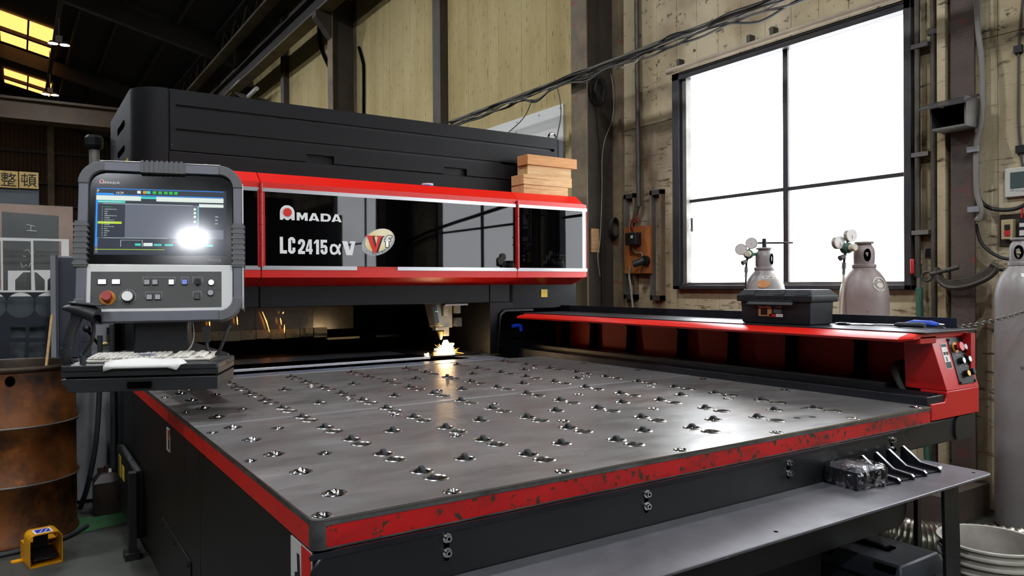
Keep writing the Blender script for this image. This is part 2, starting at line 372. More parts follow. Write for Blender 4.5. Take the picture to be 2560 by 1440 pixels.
skylight(21.0, 23.6, -.28, .87, 'nearer orange glowing skylight in the dark roof, two by two panes')
skylight(26.5, 28.3, -.25, .95, 'farther orange glowing skylight in the dark roof, below the nearer one')
# high-bay lamps on their conduits
def lamp(x, y, lab):
    t = thing('high_bay_lamp', lab, 'lamp', (x, y, 6.3), group='twin high-bay lamps')
    b = MB(); b.box(-.06, .06, -.05, .05, .05, .17).cyl((0, 0, .17), (0, 0, zr(x)-6.35), .012, n=8); b.build('housing', 'lamp_body', t, False)
    for s in (-1, 1):
        h = MB(); h.lathe([(.02, .06), (.06, .05), (.095, .005), (.095, 0), (.088, 0), (.05, .03), (.001, .03)], (s*.105, 0, 0), 20, False); h.build('reflector', 'lamp_body', t, False)
        d = MB(); d.lathe([(.0001, -.012), (.05, -.010), (.088, .0), (.0001, .004)], (s*.105, 0, 0), 12, False); d.build('lens', 'lamp_glow', t, False)
for x in (.78, -3.45):
    for y in (-8.1, -4.4, -1.35, 3.5, 8.35, 13.2, 18.05, 22.9):  # closer-spaced lamps behind the viewer are added to light camera-facing surfaces
        lab = {(.78, 18.05): 'upper glowing twin lamp beside the nearer orange skylight', (.78, 22.9): 'lower glowing twin lamp beside the farther orange skylight'}.get((x, y), 'unseen twin high-bay lamp hanging under the roof outside the picture')
        lamp(x, y, lab)
tag(MB().cyl((.78, -8.9, 6.9), (.78, 30.6, 6.9), .05, n=8).build('lamp_conduit', 'roof_beam'), 'dark conduit running along the roof above the twin lamps', 'conduit')
# overhead crane girder across the hall, runway beams along the wall
cg = thing('crane_girder', 'brown yellow crane girder spanning the hall under the skylights', 'crane', (-3, 21, 5.2))
MB().box(-11, 3.9, 20.8, 21.2, 5.24, 5.62).build('web', 'crane_yellow', cg); MB().box(-11, 3.9, 20.65, 21.35, 5.62, 5.68).build('top_flange', 'crane_yellow', cg); MB().box(-11, 3.9, 20.7, 21.3, 5.18, 5.24).build('bottom_flange', 'crane_yellow', cg)
rb = thing('crane_runway', 'long crane runway beam on brackets along the beige wall', 'beam', (4.0, 15, 5.5))
MB().box(3.88, 4.10, 6, 30.5, 5.5, 5.53).build('bottom_flange', 'beam_pale', rb); MB().box(3.98, 4.0, 6, 30.5, 5.53, 5.8).build('web', 'roof_beam', rb); MB().box(3.88, 4.10, 6, 30.5, 5.8, 5.83).build('top_flange', 'roof_beam', rb)
for y in (11.23, 17.38, 23.53): MB().prism([(4.1, 5.5), (3.85, 5.5), (3.85, 5.4), (4.1, 5.1)], 'y', y-.08, y+.08).build('bracket', 'column_steel', rb)
eb = thing('lattice_beam', 'dark lattice eaves beam above the crane runway', 'beam', (3.7, 15, 6.2))
MB().box(3.6, 3.8, 6, 30.5, 6.15, 6.2).build('bottom_chord', 'beam_pale', eb); MB().box(3.6, 3.8, 6, 30.5, 6.6, 6.66).build('top_chord', 'roof_beam', eb)
y = 6.0
while y < 30:
    MB().cyl((3.7, y, 6.2), (3.7, y+.45, 6.6), .025, n=6).build('lattice_bar', 'roof_beam', eb); MB().cyl((3.7, y+.45, 6.6), (3.7, y+.9, 6.2), .025, n=6).build('lattice_bar', 'roof_beam', eb); y += .9
# steel columns
def hcol(y, lab):
    t = thing('steel_column', lab, 'column', (4.3, y, 0))
    MB().box(4.10, 4.113, y-.105, y+.105, 0, 6.55).build('flange', 'column_face', t); MB().box(4.485, 4.498, y-.105, y+.105, 0, 6.55).build('flange', 'column_face', t)
    MB().box(4.113, 4.485, y-.004, y+.004, 0, 6.55).build('web', 'column_steel', t)
    return t
hcol(-1.07, 'H-section steel column reflected in the black glass'); colA = hcol(5.085, 'stained H-section steel column between the wood stack and the window'); hcol(11.23, 'dark H-section steel column far along the yellowish wall'); hcol(17.38, 'distant H-section steel column near the far end of the wall')
for y, lab in ((8.26, 'narrow dark wall post above the machine left of the white panel'), (14.7, 'narrow dark wall post far behind the machine'), (20.5, 'distant narrow wall post'), ):
    tag(MB().box(4.39, 4.498, y-.1, y+.1, 0, 6.55).build('wall_post', 'column_steel'), lab, 'post')
pr = thing('red_brown_post', 'rust-stained red brown steel post right of the window', 'post', (4.42, 2.06, 0))
MB().box(4.40, 4.412, 2.0, 2.125, 0, 6.5).build('flange', 'post_red', pr); MB().box(4.412, 4.498, 2.04, 2.05, 0, 6.5).build('web', 'column_steel', pr)
# board edge strips either side of the main column
tag(MB().box(4.47, 4.497, 5.62, 5.70, 0, 6.5).build('edge_batten', 'plank_high'), 'pale vertical batten between the white panel and the steel column', 'batten')
tag(MB().box(4.46, 4.497, 4.94, 4.975, 0, 6.5).build('edge_strip', 'column_face'), 'brown vertical strip on the right side of the steel column', 'batten')
# windows
def window(n, y0, y1, mid, lab):
    win = thing('window_%d' % n, lab, 'window', (4.5, (y0+y1)/2, WZ0)); win['kind'] = 'structure'
    X0 = 4.44
    for a, b, c, d, nm in ((y0, y0+.045, WZ0, WZ1, 'frame_jamb'), (y1-.075, y1, WZ0, WZ1, 'frame_jamb'), (y0, y1, WZ0, WZ0+.03, 'frame_sill'), (y0, y1, WZ1-.06, WZ1, 'frame_head')):
        MB().box(X0, 4.56, a, b, c, d).build(nm, 'frame_dark', win, bev=.004)
    MB().box(4.47, 4.50, y0+.03, y1-.05, WZ0+.03, WZ0+.052).build('bottom_track', 'frame_grey', win)
    MB().box(4.46, 4.53, y1-.135, y1-.095, WZ0+.04, WZ1-.06).build('inner_jamb', 'frame_grey', win)
    for a, b in ((y0+.04, mid-.02), (mid+.02, y1-.13)):
        for c, d in ((1.272, 1.915), (1.935, 2.90)):
            MB().box(4.515, 4.52, a, b, c, d).build('pane', 'pane', win, smooth=0)
    MB().box(4.495, 4.54, mid-.02, mid+.02, 1.25, 2.91).build('mullion', 'frame_dark', win)
    for a, b in ((y0+.03, mid), (mid, y1-.12)): MB().box(4.50, 4.53, a, b, 1.912, 1.938).build('glazing_bar', 'frame_dark', win)
    MB().box(4.50, 4.53, y0+.03, y1-.12, 1.25, 1.274).build('bottom_rail', 'frame_dark', win)
    hk = MB(); hk.box(4.485, 4.495, y1-.173, y1-.158, 1.68, 1.79).box(4.47, 4.485, y1-.168, y1-.163, 1.69, 1.70).box(4.47, 4.485, y1-.168, y1-.163, 1.77, 1.78); hk.build('pull_handle', 'frame_dark', win)
    return win
win = window(1, WY0, WY1, 3.28, 'large bright four-pane frosted window in a dark steel frame')
MB().cyl((4.42, WY0-.03, 2.985), (4.42, WY1+.03, 2.985), .022, n=12).build('window_rail', 'rail_pale', win)
for y in (3.55, 3.35, 4.24): MB().box(4.44, 4.5, y-.015, y+.015, 3.02, 3.07).build('rail_bracket', 'iron', win)
# white panel on the wall behind the machine
wp = thing('white_wall_panel', 'white sheet panel screwed to the wall behind the machine', 'panel', (4.49, 6.5, 2))
MB().box(4.478, 4.497, 5.80, 7.25, 1.6, 3.04).build('sheet', 'white_paint', wp)
for y, z in ((5.84, 3.0), (6.2, 3.0), (6.6, 3.0), (6.62, 2.9)): MB().cyl((4.478, y, z), (4.472, y, z), .006, n=8).build('screw', 'iron', wp)

# further frosted windows of the same wall, a cable and a dark cabinet: they show in the black glass
window(2, -.16, 1.70, .86, 'frosted window further right along the wall, reflected in the black glass')
window(3, -3.86, -1.97, -2.6, 'frosted window behind the viewer, reflected beside the badge')
tag(MB().tube(bez([(4.44, -1.0, 1.85), (4.44, -.4, 1.95), (4.44, .3, 2.02), (4.44, 1.0, 2.08), (4.44, 1.68, 2.14)], 6), .022, 8).build('wall_cable', 'cable_black'), 'dark cable along the wall, reflected in the black glass', 'cable')
dc = thing('dark_cabinet', 'dark machine cabinet behind the viewer, reflected behind the lettering', 'cabinet', (3.4, -4.4, 0))
MB().box(2.5, 4.3, -6.0, -3.05, 0, 2.38).build('body', 'black', dc); MB().box(2.5, 3.6, -6.0, -3.3, 2.38, 2.62).build('top_box', 'black', dc)
# ================================================================== the laser cutting machine
mc = thing('laser_cutting_machine', 'red and black laser cutting machine with a steel roller table', 'machine', (1.67, 2.9, 0))
TX0, TX1, TY0 = .488, 2.85, 1.452
base = MB(); base.box(.497, 2.2, 1.475, 2.6, .04, .738).box(.497, 2.84, 2.6, 4.25, .04, .738).box(.497, 3.39, 4.25, 5.9, .04, .77)
base_o = base.build('base', 'side_paint', mc, bev=.004)
# table plates with real holes
feats = []       # (kind, x, y, r)
def feat(k, x, y, r):
    for q in feats:
        if math.hypot(q[1]-x, q[2]-y) < q[3]+r+.004: return
    if abs(y-2.66) < r+.006 or abs(y-3.945) < r+.006: return
    feats.append((k, x, y, r))
cols_ = [.847+.3257*k for k in range(6)]
for m in range(10):
    for x in cols_:
        feat('roller', x, 1.687+.2355*m, .025)
        feat('hole', x, 1.610+.2345*m, .026)
    feat('caster', .595, 1.622+.2365*m, .024)
for m, y in enumerate((1.744, 2.205, 2.90, 3.36)):
    for k in range(5): feat('roller', 1.005+.3285*k, y, .025)
for y in (2.025, 2.47, 2.93, 3.39):
    for x in (.715, 1.137, 1.556, 1.98, 2.40): feat('caster_small', x, y, .016)
for x in (.517, .819, 1.137, 1.556, 1.98, 2.40, 2.80): feat('caster_small', x, 1.482, .017)
for y in (2.053, 2.517, 2.978, 3.44): feat('caster_small', .520, y, .014); feat('caster_small', 2.80, y, .014)
for k in range(14):
    feat('hole_small', .75+.14*k, 4.12, .007); feat('hole_small', .82+.14*k, 4.45, .007); feat('hole_small', .75+.14*k, 4.62, .007)
for x in (2.25, 2.31): feat('hole_small', x, 1.60-.02*(x > 2.3), .013)
def plate(x0, x1, y0, y1, z, ft, mt='table_steel', rc=0.):
    outer = [(x0, y0), (x1, y0), (x1, y1), (x0, y1)]
    if rc: outer = [(x0+rc, y0), (x1, y0), (x1, y1), (x0, y1), (x0, y0+rc), (x0+.3*rc, y0+.3*rc)]
    loops = [outer]
    for k, x, y, r in ft:
        n = 16 if r > .01 else 8
        loops.append([(x+r*math.cos(-2*math.pi*i/n), y+r*math.sin(-2*math.pi*i/n)) for i in range(n)])
    if y0 < 1.6: loops.append([(2.43, 1.705), (2.43, 1.72), (2.52, 1.72), (2.52, 1.705)])
    b = MB(); flat = [p for l in loops for p in l]
    tri = geometry.tessellate_polygon([[Vector((p[0], p[1], 0)) for p in l] for l in loops])
    n = len(flat); vs = [(p[0], p[1], z) for p in flat]+[(p[0], p[1], z-.024) for p in flat]; fs = [tuple(t) for t in tri]; k = 0
    for l in loops:
        for i in range(len(l)): j = (i+1) % len(l); fs.append((k+i, k+j, n+k+j, n+k+i))
        k += len(l)
    b.add(vs, fs); return b.build('table_plate', mt, mc, smooth=20)
P1 = plate(TX0+.003, TX1, TY0+.003, 2.658, .80, [f for f in feats if f[2] < 2.658], rc=.02)
P2 = plate(TX0+.003, TX1, 2.664, 3.942, .80, [f for f in feats if 2.658 < f[2] < 3.945])
P3 = plate(.9, 2.62, 3.950, 4.95, .797, [f for f in feats if f[2] > 3.945], 'brush_plate')
MB().box(.5, 2.84, 1.47, 4.25, .765, .775).build('table_underside', 'hole', mc)
MB().box(.49, TX1, 2.652, 2.670, .7985, .8012).build('joint_strip', 'silver', P1); MB().box(.5, 2.5, 3.934, 3.956, .7985, .802).build('joint_strip', 'silver', P2)
MB().box(.9, 2.22, 4.285, 4.31, .797, .806).build('clamp_strip', 'bright_strip', P3, bev=.002); MB().box(.9, 2.2, 4.245, 4.27, .797, .801).build('clamp_strip', 'bright_strip', P3)
MB().box(2.22, 2.62, 4.3, 5.0, .78, .803).build('support_plate', 'black_paint', P3)
# shared little fittings
def ringprof(r): return [(r-.0035, -.012), (r-.003, .0), (r+.001, .0022), (r+.0045, .0014), (r+.006, .0)]
def mk_roller():
    b = MB(); b.m(0).lathe(ringprof(.025), (0, 0, 0), 20, False); R = .0148; zc = .0
    b.m(1)
    for sx in (0,):
        n = 18; rings = []
        for x, r in ((-.006, .0075), (-.006, R-.002), (-.0045, R), (.0045, R), (.006, R-.002), (.006, .0075)):
            rings.append([(x, r*math.cos(2*math.pi*i/n), zc+r*math.sin(2*math.pi*i/n)) for i in range(n)])
        b.loft(rings+[rings[0]], False)
    b.m(0).cyl((-.012, 0, zc-.003), (.012, 0, zc-.003), .004, n=10)
    o = b.build('roller', ['rim_steel', 'rubber'], P1); return o
def mk_ring(r): b = MB(); b.lathe(ringprof(r), (0, 0, 0), 20, False); return b.build('hole_rim', 'rim_steel', P1)
def mk_ball(r): b = MB(); b.lathe(ringprof(r), (0, 0, 0), 18, False).lathe([(r-.004, -.006), (r*.6, -.004), (r*.55, .0)], (0, 0, 0), 18, False).ball((0, 0, -.001), r*.5, 14, 8); return b.build('ball_caster', 'chrome', P1)
protos = {'roller': mk_roller(), 'hole': mk_ring(.026), 'caster': mk_ball(.024), 'caster_small': mk_ball(.016)}
used = set()
for k, x, y, r in feats:
    if k == 'hole_small': continue
    pl = P1 if y < 2.658 else P2 if y < 3.945 else P3
    pr_ = protos[k]; T = Matrix.Translation((x, y, .80 if pl is not P3 else .797))
    if k == 'caster_small' and r < .016: T = T @ Matrix.Scale(.85, 4)
    if k not in used and pl is P1: used.add(k); pr_.matrix_basis = T; continue
    put(pr_.name.split('.')[0], pr_.data, pl, T)
# red and steel table edges
fe = MB(); fe.m(0).box(.515, TX1, TY0, 1.47, .786, .7985).m(1).box(.515, TX1, TY0+.001, 1.47, .742, .786).m(0).box(.515, TX1, TY0, 1.47, .738, .742)
fe.build('front_edge_trim', ['edge_steel', 'red_worn'], mc)
for a, b in ((1.475, 2.658), (2.662, 4.25)):
    e = MB(); e.m(0).box(TX0, .5, a, b, .786, .7985).m(1).box(TX0+.001, .5, a, b, .738, .786); e.build('side_edge_trim', ['edge_steel', 'red_side'], mc)
c_ = MB(); cp_ = [(.515, TY0)]+[(.508-.02*math.sin(math.radians(a)), 1.472-.02*math.cos(math.radians(a))) for a in (0, 22, 45, 67, 90)]+[(TX0, 1.478), (.515, 1.478)]
c_.prism(cp_, 'z', .738, .799); c_.build('corner_cap', 'edge_steel', mc)
MB().box(.512, TX1, TY0-.0012, TY0+.0015, .7965, .8008).build('top_edge_highlight', 'rim_steel', mc); MB().box(TX0-.0008, TX0+.0015, 1.475, 4.2, .7970, .8006).build('top_edge_highlight', 'rim_steel', mc)  # bright strips standing in for the highlight along the table's top edges
# front skirt plate with slots and bolts
sk = MB(); pr = rrect(.475, 2.655, .40, .739, .06, 8); sk.prism(pr, 'y', 1.436, 1.446); sk = sk.build('front_skirt', 'black_paint', mc, bev=.002)
MB().prism(rrect(.474, 2.656, .728, .7395, .005), 'y', 1.434, 1.4362).build('skirt_edge', 'dark_steel', sk)
for x in (.78, 1.378, 1.976, 2.556):
    s_ = MB(); s_.prism(rrect(x-.006, x+.006, .665, .722, .0055), 'y', 1.4345, 1.436); s_.build('slot', 'hole', sk)
    for z in (.716, .684):
        q = MB(); q.cyl((x, 1.436, z), (x, 1.432, z), .011, n=16).cyl((x, 1.432, z), (x, 1.423, z), .0075, n=12); q.m(1).cyl((x, 1.423, z), (x, 1.4228, z), .004, n=6); q.build('bolt', ['chrome', 'hole'], sk)
# left side: warning stickers, access panel with foot
MB().box(.4945, .4975, 1.485, 1.62, .56, .725).build('warning_sticker', 'white_sticker', base_o)
MB().box(.4935, .4946, 1.485, 1.545, .65, .725).build('sticker_red_field', 'red_ink', base_o)
sg = MB(); sg.prism([(1.56, .70), (1.575, .70), (1.572, .66), (1.59, .655), (1.60, .58), (1.588, .58), (1.577, .64), (1.565, .64), (1.55, .58), (1.54, .58), (1.556, .66)], 'x', .4935, .4946); sg.build('sticker_figure', 'black_ink', base_o)
MB().box(.494, .4975, 3.16, 3.23, .62, .71).build('warning_sticker', 'white_sticker', base_o); MB().box(.4935, .4942, 3.165, 3.2, .67, .705).build('sticker_red_field', 'red_ink', base_o); MB().box(.4935, .4942, 3.165, 3.195, .63, .668).build('sticker_black_field', 'black_ink', base_o)
ap = MB(); ap.box(.455, .497, 3.9, 4.62, .08, .40); ap = ap.build('access_box', 'side_paint', mc, bev=.006)
ft_ = MB(); ft_.box(.43, .46, 3.86, 3.915, .03, .40).box(.41, .47, 3.84, 3.935, 0, .03); ft_.build('box_leg', 'black', mc)
for y, z0, z1 in ((4.42, .26, .37), (4.28, .27, .34)): MB().box(.452, .4551, y, y+.08, z0, z1).build('yellow_label', 'yellow_sticker', ap)
dp = MB(); dp.prism([(2.75, .32), (3.35, .32), (3.35, .05), (2.75, .05)], 'x', .492, .498); dp = dp.build('side_panel', 'side_paint', base_o, bev=.002)
for y in (2.78, 3.05, 3.32):
    for z in (.30, .07): MB().cyl((.492, y, z), (.486, y, z), .008, n=8).build('screw', 'dark_steel', dp)
for x, y in ((.7, 1.6), (2.0, 1.6), (.7, 3.8), (2.6, 3.8), (.7, 5.7), (3.2, 5.7)): MB().cyl((x, y, 0), (x, y, .06), .06, n=12).build('machine_foot', 'dark_steel', mc)
# ---- gantry
gb = MB(); gb.box(.53, 1.13, 4.25, 4.9, 1.15, 1.89).box(1.135, 2.648, 4.25, 4.9, 1.148, 1.89).box(2.652, 2.812, 4.248, 4.9, 1.148, 1.89)
gb.prism(rrect(2.816, 3.407, 4.25, 4.9, .03), 'z', 1.10, 1.89)
gantry = gb.build('gantry_beam', 'charcoal', mc, bev=.003)
lg = MB(); lg.prism([(2.652, 1.148), (2.652, .80), (2.69, .80), (2.72, 1.07), (2.76, 1.10), (2.84, 1.10), (2.84, 1.148)], 'y', 4.25, 4.9)
lg.build('gantry_leg', 'charcoal', mc, bev=.003); MB().box(3.30, 3.40, 4.25, 4.9, .8, 1.10).build('gantry_leg', 'charcoal', mc, bev=.003); MB().box(.53, .62, 4.25, 4.9, .77, 1.15).build('gantry_leg', 'charcoal', mc, bev=.003)
MB().box(2.70, 3.3, 4.5, 4.56, .8, 1.10).build('passage_cover', 'matte_black', mc); MB().prism([(2.695, .80), (2.725, 1.07), (2.76, 1.098), (3.0, 1.098), (3.0, 1.085), (2.77, 1.085), (2.735, 1.06), (2.705, .80)], 'y', 4.235, 4.5).build('passage_lip', 'black', mc)
MB().box(3.075, 3.13, 4.2445, 4.2485, 1.178, 1.232).build('yellow_label', 'yellow_sticker', gantry)
# red cover in three sections
def redprof(x, e=0): return [(x, 4.25, 1.266), (x, 4.12, 1.315), (x, 4.12, 1.835), (x, 4.20, 1.895), (x, 4.46, 1.895), (x, 4.46, 1.266)] if not e else [(x, 4.25, 1.30), (x, 4.125, 1.32), (x, 4.125, 1.83), (x, 4.20, 1.85), (x, 4.46, 1.85), (x, 4.46, 1.30)]
covers = []
for a, b in ((.50, 1.106), (1.111, 2.786), (2.791, 3.355)):
    q = MB(); rr = [redprof(a), redprof(b)]+([redprof(3.39, 1)] if b > 3.3 else []); q.loft(rr); covers.append(q.build('red_cover', 'red', mc, smooth=20))
cl, cm, cr = covers
for a, b, par in ((.52, 1.09, cl), (1.132, 2.772, cm)): MB().box(a, b, 4.1165, 4.121, 1.379, 1.783).build('black_glass', 'black_glass', par, smooth=0)
MB().box(2.808, 3.347, 4.1165, 4.121, 1.379, 1.783).build('black_glass', 'black_glass', cr, smooth=0)
ev = MB(); ev.loft([[(3.346, 4.1165, z), (3.358, 4.117, z), (3.372, 4.120, z), (3.384, 4.126, z), (3.391, 4.136, z)] for z in (1.379, 1.783)], False, False); ev.build('silver_edge', 'silver', cr)
for a, b, par in ((.5, 1.105, cl), (1.112, 2.785, cm), (2.792, 3.388, cr)):
    MB().box(a, b, 4.1155, 4.121, 1.783, 1.804).build('silver_strip', 'silver', par)
for a, b, par in ((.5, 1.105, cl), (1.112, 1.657, cm), (1.915, 2.785, cm), (2.792, 3.388, cr)):
    MB().box(a, b, 4.1155, 4.121, 1.357, 1.379).build('silver_strip', 'silver', par)
for x in (1.109, 2.789):
    h_ = MB(); z = 1.372
    while z < 1.825: h_.cyl((x, 4.113, z), (x, 4.113, min(z+.056, 1.826)), .0105, n=12); z += .058
    h_.build('hinge', 'red_dark', cm)
MB().box(1.09, 1.1, 4.114, 4.12, 1.372, 1.79).build('door_edge', 'red_dark', cl)
# lettering on the glass
def logo(parent, x, y, z, s, rz=0, red='red_ink', tilt=0):
    # arch letter with red disc then MADA; s = height of the arch letter
    T = frontT(x, y, z, rz, tilt)
    a = MB(); P = []
    n = 14; R = .5
    outer = [(-.5, 0), (-.5, .5)]+[(R*math.cos(math.pi-math.pi*i/n), .5+R*math.sin(math.pi-math.pi*i/n)) for i in range(n+1)]+[(.5, .5), (.5, 0), (.28, 0), (.28, .1)]+[(.32*math.sin(t), .5-.52*math.cos(t)) for t in (.7, .35, 0, -.35, -.7)]+[(-.28, .1), (-.28, 0)]
    a.add([(p[0], p[1], 0) for p in outer], [tuple(range(len(outer)))]); a.m(1)
    d = [(.29*math.cos(2*math.pi*i/24), .52+.29*math.sin(2*math.pi*i/24), .06) for i in range(24)]; a.add(d, [tuple(range(24))]); a.m(0)
    def glyph(poly, ox, w, h): a.add([(ox+p[0]*w, p[1]*h, 0) for p in poly], [tuple(range(len(poly)))])
    Mg = [(0, 0), (0, 1), (.3, 1), (.5, .55), (.7, 1), (1, 1), (1, 0), (.74, 0), (.74, .55), (.55, .1), (.45, .1), (.26, .55), (.26, 0)]
    def tri(polys, ox, w, h):
        for k_, p in enumerate(polys): a.add([(ox+q_[0]*w, q_[1]*h, .002*k_) for q_ in p], [tuple(range(len(p)))])
    A = [[(0, 0), (.34, 1), (.5, 1), (.5, .72), (.28, 0)], [(.5, 1), (.66, 1), (1, 0), (.72, 0), (.5, .72)], [(.32, .12), (.37, .3), (.63, .3), (.68, .12)]]
    D = [[(0, 0), (0, 1), (.28, 1), (.28, 0)], [(.28, 1), (.6, 1), (.6, .76), (.28, .76)], [(.28, 0), (.28, .24), (.6, .24), (.6, 0)],
         [(.6, 1), (.8, .93), (.95, .75), (1, .5), (.73, .5), (.7, .65), (.6, .76)], [(.6, 0), (.6, .24), (.7, .35), (.73, .5), (1, .5), (.95, .25), (.8, .07)]]
    h = .55; glyph(Mg, .64, .76, h); tri(A, 1.47, .76, h); tri(D, 2.32, .74, h); tri(A, 3.1, .74, h)
    me = a.build('maker_logo', ['white_ink', red], parent); me.data.transform(T @ Matrix.Translation((0.5*s, 0, 0)) @ Matrix.Scale(s, 4)); return me
logo(cm, 1.211, 4.1150, 1.633, .0815*1.0)
def ribbon(b, P, t, T):
    P = [Vector((p[0], p[1], 0)) for p in P]; V = []
    for i, p in enumerate(P):
        d0 = (p-P[i-1]).normalized() if i else (P[1]-p).normalized(); d1 = (P[i+1]-p).normalized() if i < len(P)-1 else d0
        n = Vector((-(d0.y+d1.y), d0.x+d1.x, 0)).normalized(); k = t/2/max(.55, n.dot(Vector((-d0.y, d0.x, 0)))); V += [p+n*k, p-n*k]
    for i in range(len(P)-1): b.add([T @ (V[k]+Vector((0, 0, .00006*i))) for k in (2*i, 2*i+1, 2*i+3, 2*i+2)], [(0, 1, 2, 3)])
def glyphs(s_, x, z, w, h, t, gap):
    for c in s_:
        b = MB(); T = frontT(x, 4.1150, z)
        lay = [.0008]
        def poly(L_): lay[0] += .00006; b.add([T @ Vector((p[0]*w, p[1]*h, lay[0])) for p in L_], [tuple(range(len(L_)))])
        if c == 'L': poly([(0, 0), (0, 1), (.44, 1), (.44, 0)]); poly([(.44, 0), (.44, .2), (.98, .2), (.98, 0)])
        elif c == 'C': ribbon(b, [(w-t/2, .64*h), (w-t/2, h-.95*t), (w-.95*t, h-t/2), (.95*t, h-t/2), (t/2, h-.95*t), (t/2, .95*t), (.95*t, t/2), (w-.95*t, t/2), (w-t/2, .95*t), (w-t/2, .37*h)], t, T)
        elif c == '2': ribbon(b, [(t/2, .66*h), (t/2, h-.95*t), (.95*t, h-t/2), (w-.95*t, h-t/2), (w-t/2, h-.95*t), (w-t/2, .66*h), (w*.6, .44*h), (t*.62, .2*h)], t, T); poly([(0, 0), (0, .21), (.97, .21), (.97, 0)]); poly([(0, .2), (.05, .3), (.45, .3), (.45, .2)])
        elif c == '4': poly([(.5, 0), (.5, 1), (.88, 1), (.88, 0)]); poly([(0, .17), (0, .35), (1, .35), (1, .17)]); poly([(0, .35), (.42, 1), (.52, 1), (.52, .75), (.28, .35)])
        elif c == '1': poly([(.42, 0), (.42, 1), (.85, 1), (.85, 0)]); poly([(.1, .68), (.1, .82), (.45, 1), (.45, .8)])
        elif c == '5': ribbon(b, [(w*.96, h-t/2), (t/2, h-t/2), (t/2, .52*h), (w-.95*t, .56*h), (w-t/2, .47*h), (w-t/2, .95*t), (w-.95*t, t/2), (.95*t, t/2), (t/2, .95*t), (t/2, .33*h)], t, T)
        elif c == 'V': poly([(0, 1), (.4, 1), (.56, .32), (.44, 0), (.3, 0)]); poly([(.44, 0), (.56, .32), (.68, .86), (.56, .86), (.56, 1), (1, 1), (.96, .86), (.76, 0)])
        elif c == 'a': ribbon(b, [(.98*w, h), (.80*w, .58*h), (.62*w, .2*h), (.42*w, .1*h), (.2*w, .15*h), (.1*w, .36*h), (.1*w, .64*h), (.2*w, .85*h), (.42*w, .9*h), (.62*w, .8*h), (.8*w, .42*h), (.9*w, .12*h), (w, .08*h)], t, T)
        b.build('lettering', 'white_ink', cm, smooth=0); x += w+gap
glyphs('LC', 1.209, 1.447, .040, .092, .0165, .006); glyphs('2415', 1.310, 1.446, .040, .083, .0155, .003); glyphs('a', 1.493, 1.445, .064, .062, .0135, 0); glyphs('V', 1.566, 1.444, .082, .081, .02, 0)
# oval badge
bd = MB(); Tb = frontT(1.791, 4.1152, 1.525) @ Matrix.Rotation(math.radians(24), 4, 'Z')
for i, (a, b, ox, oy, zz_) in enumerate(((.112, .074, 0, 0, 0), (.094, .062, .010, .008, .0012))):
    bd.m(i); bd.add([tuple(Tb @ Vector((ox+a*math.cos(2*math.pi*k/36), oy+b*math.sin(2*math.pi*k/36), zz_))) for k in range(36)], [tuple(range(36))])
mat('badge_gold', '#e4cc74', .4, c2='#f0e8c8', ns=9); bd = bd.build('badge', ['grey_ink', 'badge_gold'], cm)
vv = [(0, 1), (.45, 1), (.45, .93), (.38, .93), (.55, .28), (.72, .93), (.62, .93), (.62, 1), (1, 1), (1, .93), (.92, .93), (.6, 0), (.42, 0), (.08, .93), (0, .93)]
for mt, dx, dy in (('black_ink', .012, .0018), ('red_ink', 0, .0026)):
    v_ = MB(); v_.add([(1.713+dx+p[0]*.105, 4.1152-dy, 1.462+p[1]*.10) for p in vv], [tuple(range(len(vv)))]); v_.build('badge_letter', mt, bd)
lettering('f', 'black_ink', bd, frontT(1.826, 4.1128, 1.492), .055, .078, bold=.05); lettering('f', 'white_ink', bd, frontT(1.829, 4.1122, 1.496), .047, .07, bold=.015)
for i, ch in enumerate('V-factory'):
    a_ = math.radians(192+i*12.5); p_ = Tb @ Vector((.101*math.cos(a_), .064*math.sin(a_), .0008))
    lettering(ch, 'black_ink', bd, frontT(p_.x, 4.1142, p_.z-.003) @ Matrix.Rotation(math.radians(-42+i*10), 4, 'Z'), None, .011 if ch != '-' else .002)
# ---- black upper cover with recessed grooves
uc = MB(); uc.prism(rrect(.53, 3.51, 4.475, 5.75, .16, 8), 'z', 1.90, 2.36); upper = uc.build('upper_cover', 'charcoal', mc, smooth=40)
us = MB()
def ucorner(x0, x1, left):   # rounded end covers in front of the recess
    pass
MB().box(.705, 3.388, 4.45, 4.48, 1.90, 2.016).build('lower_fascia', 'charcoal', upper, bev=.003)
dr = MB()
X0_, X1_ = .712, 3.384
for z0, z1 in ((2.142, 2.256), (2.275, 2.358)): dr.box(X0_, X1_, 4.45, 4.476, z0, z1)
for a, b in ((X0_, 1.472), (1.646, 2.418), (2.596, X1_)): dr.box(a, b, 4.45, 4.476, 2.022, 2.123)
for a, b in ((1.472, 1.646), (2.418, 2.596)): dr.box(a, b, 4.45, 4.476, 2.068, 2.123)
for z0, z1 in ((2.123, 2.142), (2.256, 2.275)): dr.box(X0_, .742, 4.45, 4.476, z0, z1); dr.box(3.352, X1_, 4.45, 4.476, z0, z1)
door = dr.build('service_door', 'charcoal', upper, smooth=0)
for z in (2.1325, 2.2655): MB().box(.742, 3.352, 4.474, 4.477, z-.0095, z+.0095).build('groove_back', 'black', upper)
MB().cyl((.72, 4.449, 2.05), (.72, 4.4495, 2.05), .007, n=12).build('lock', 'black', door)
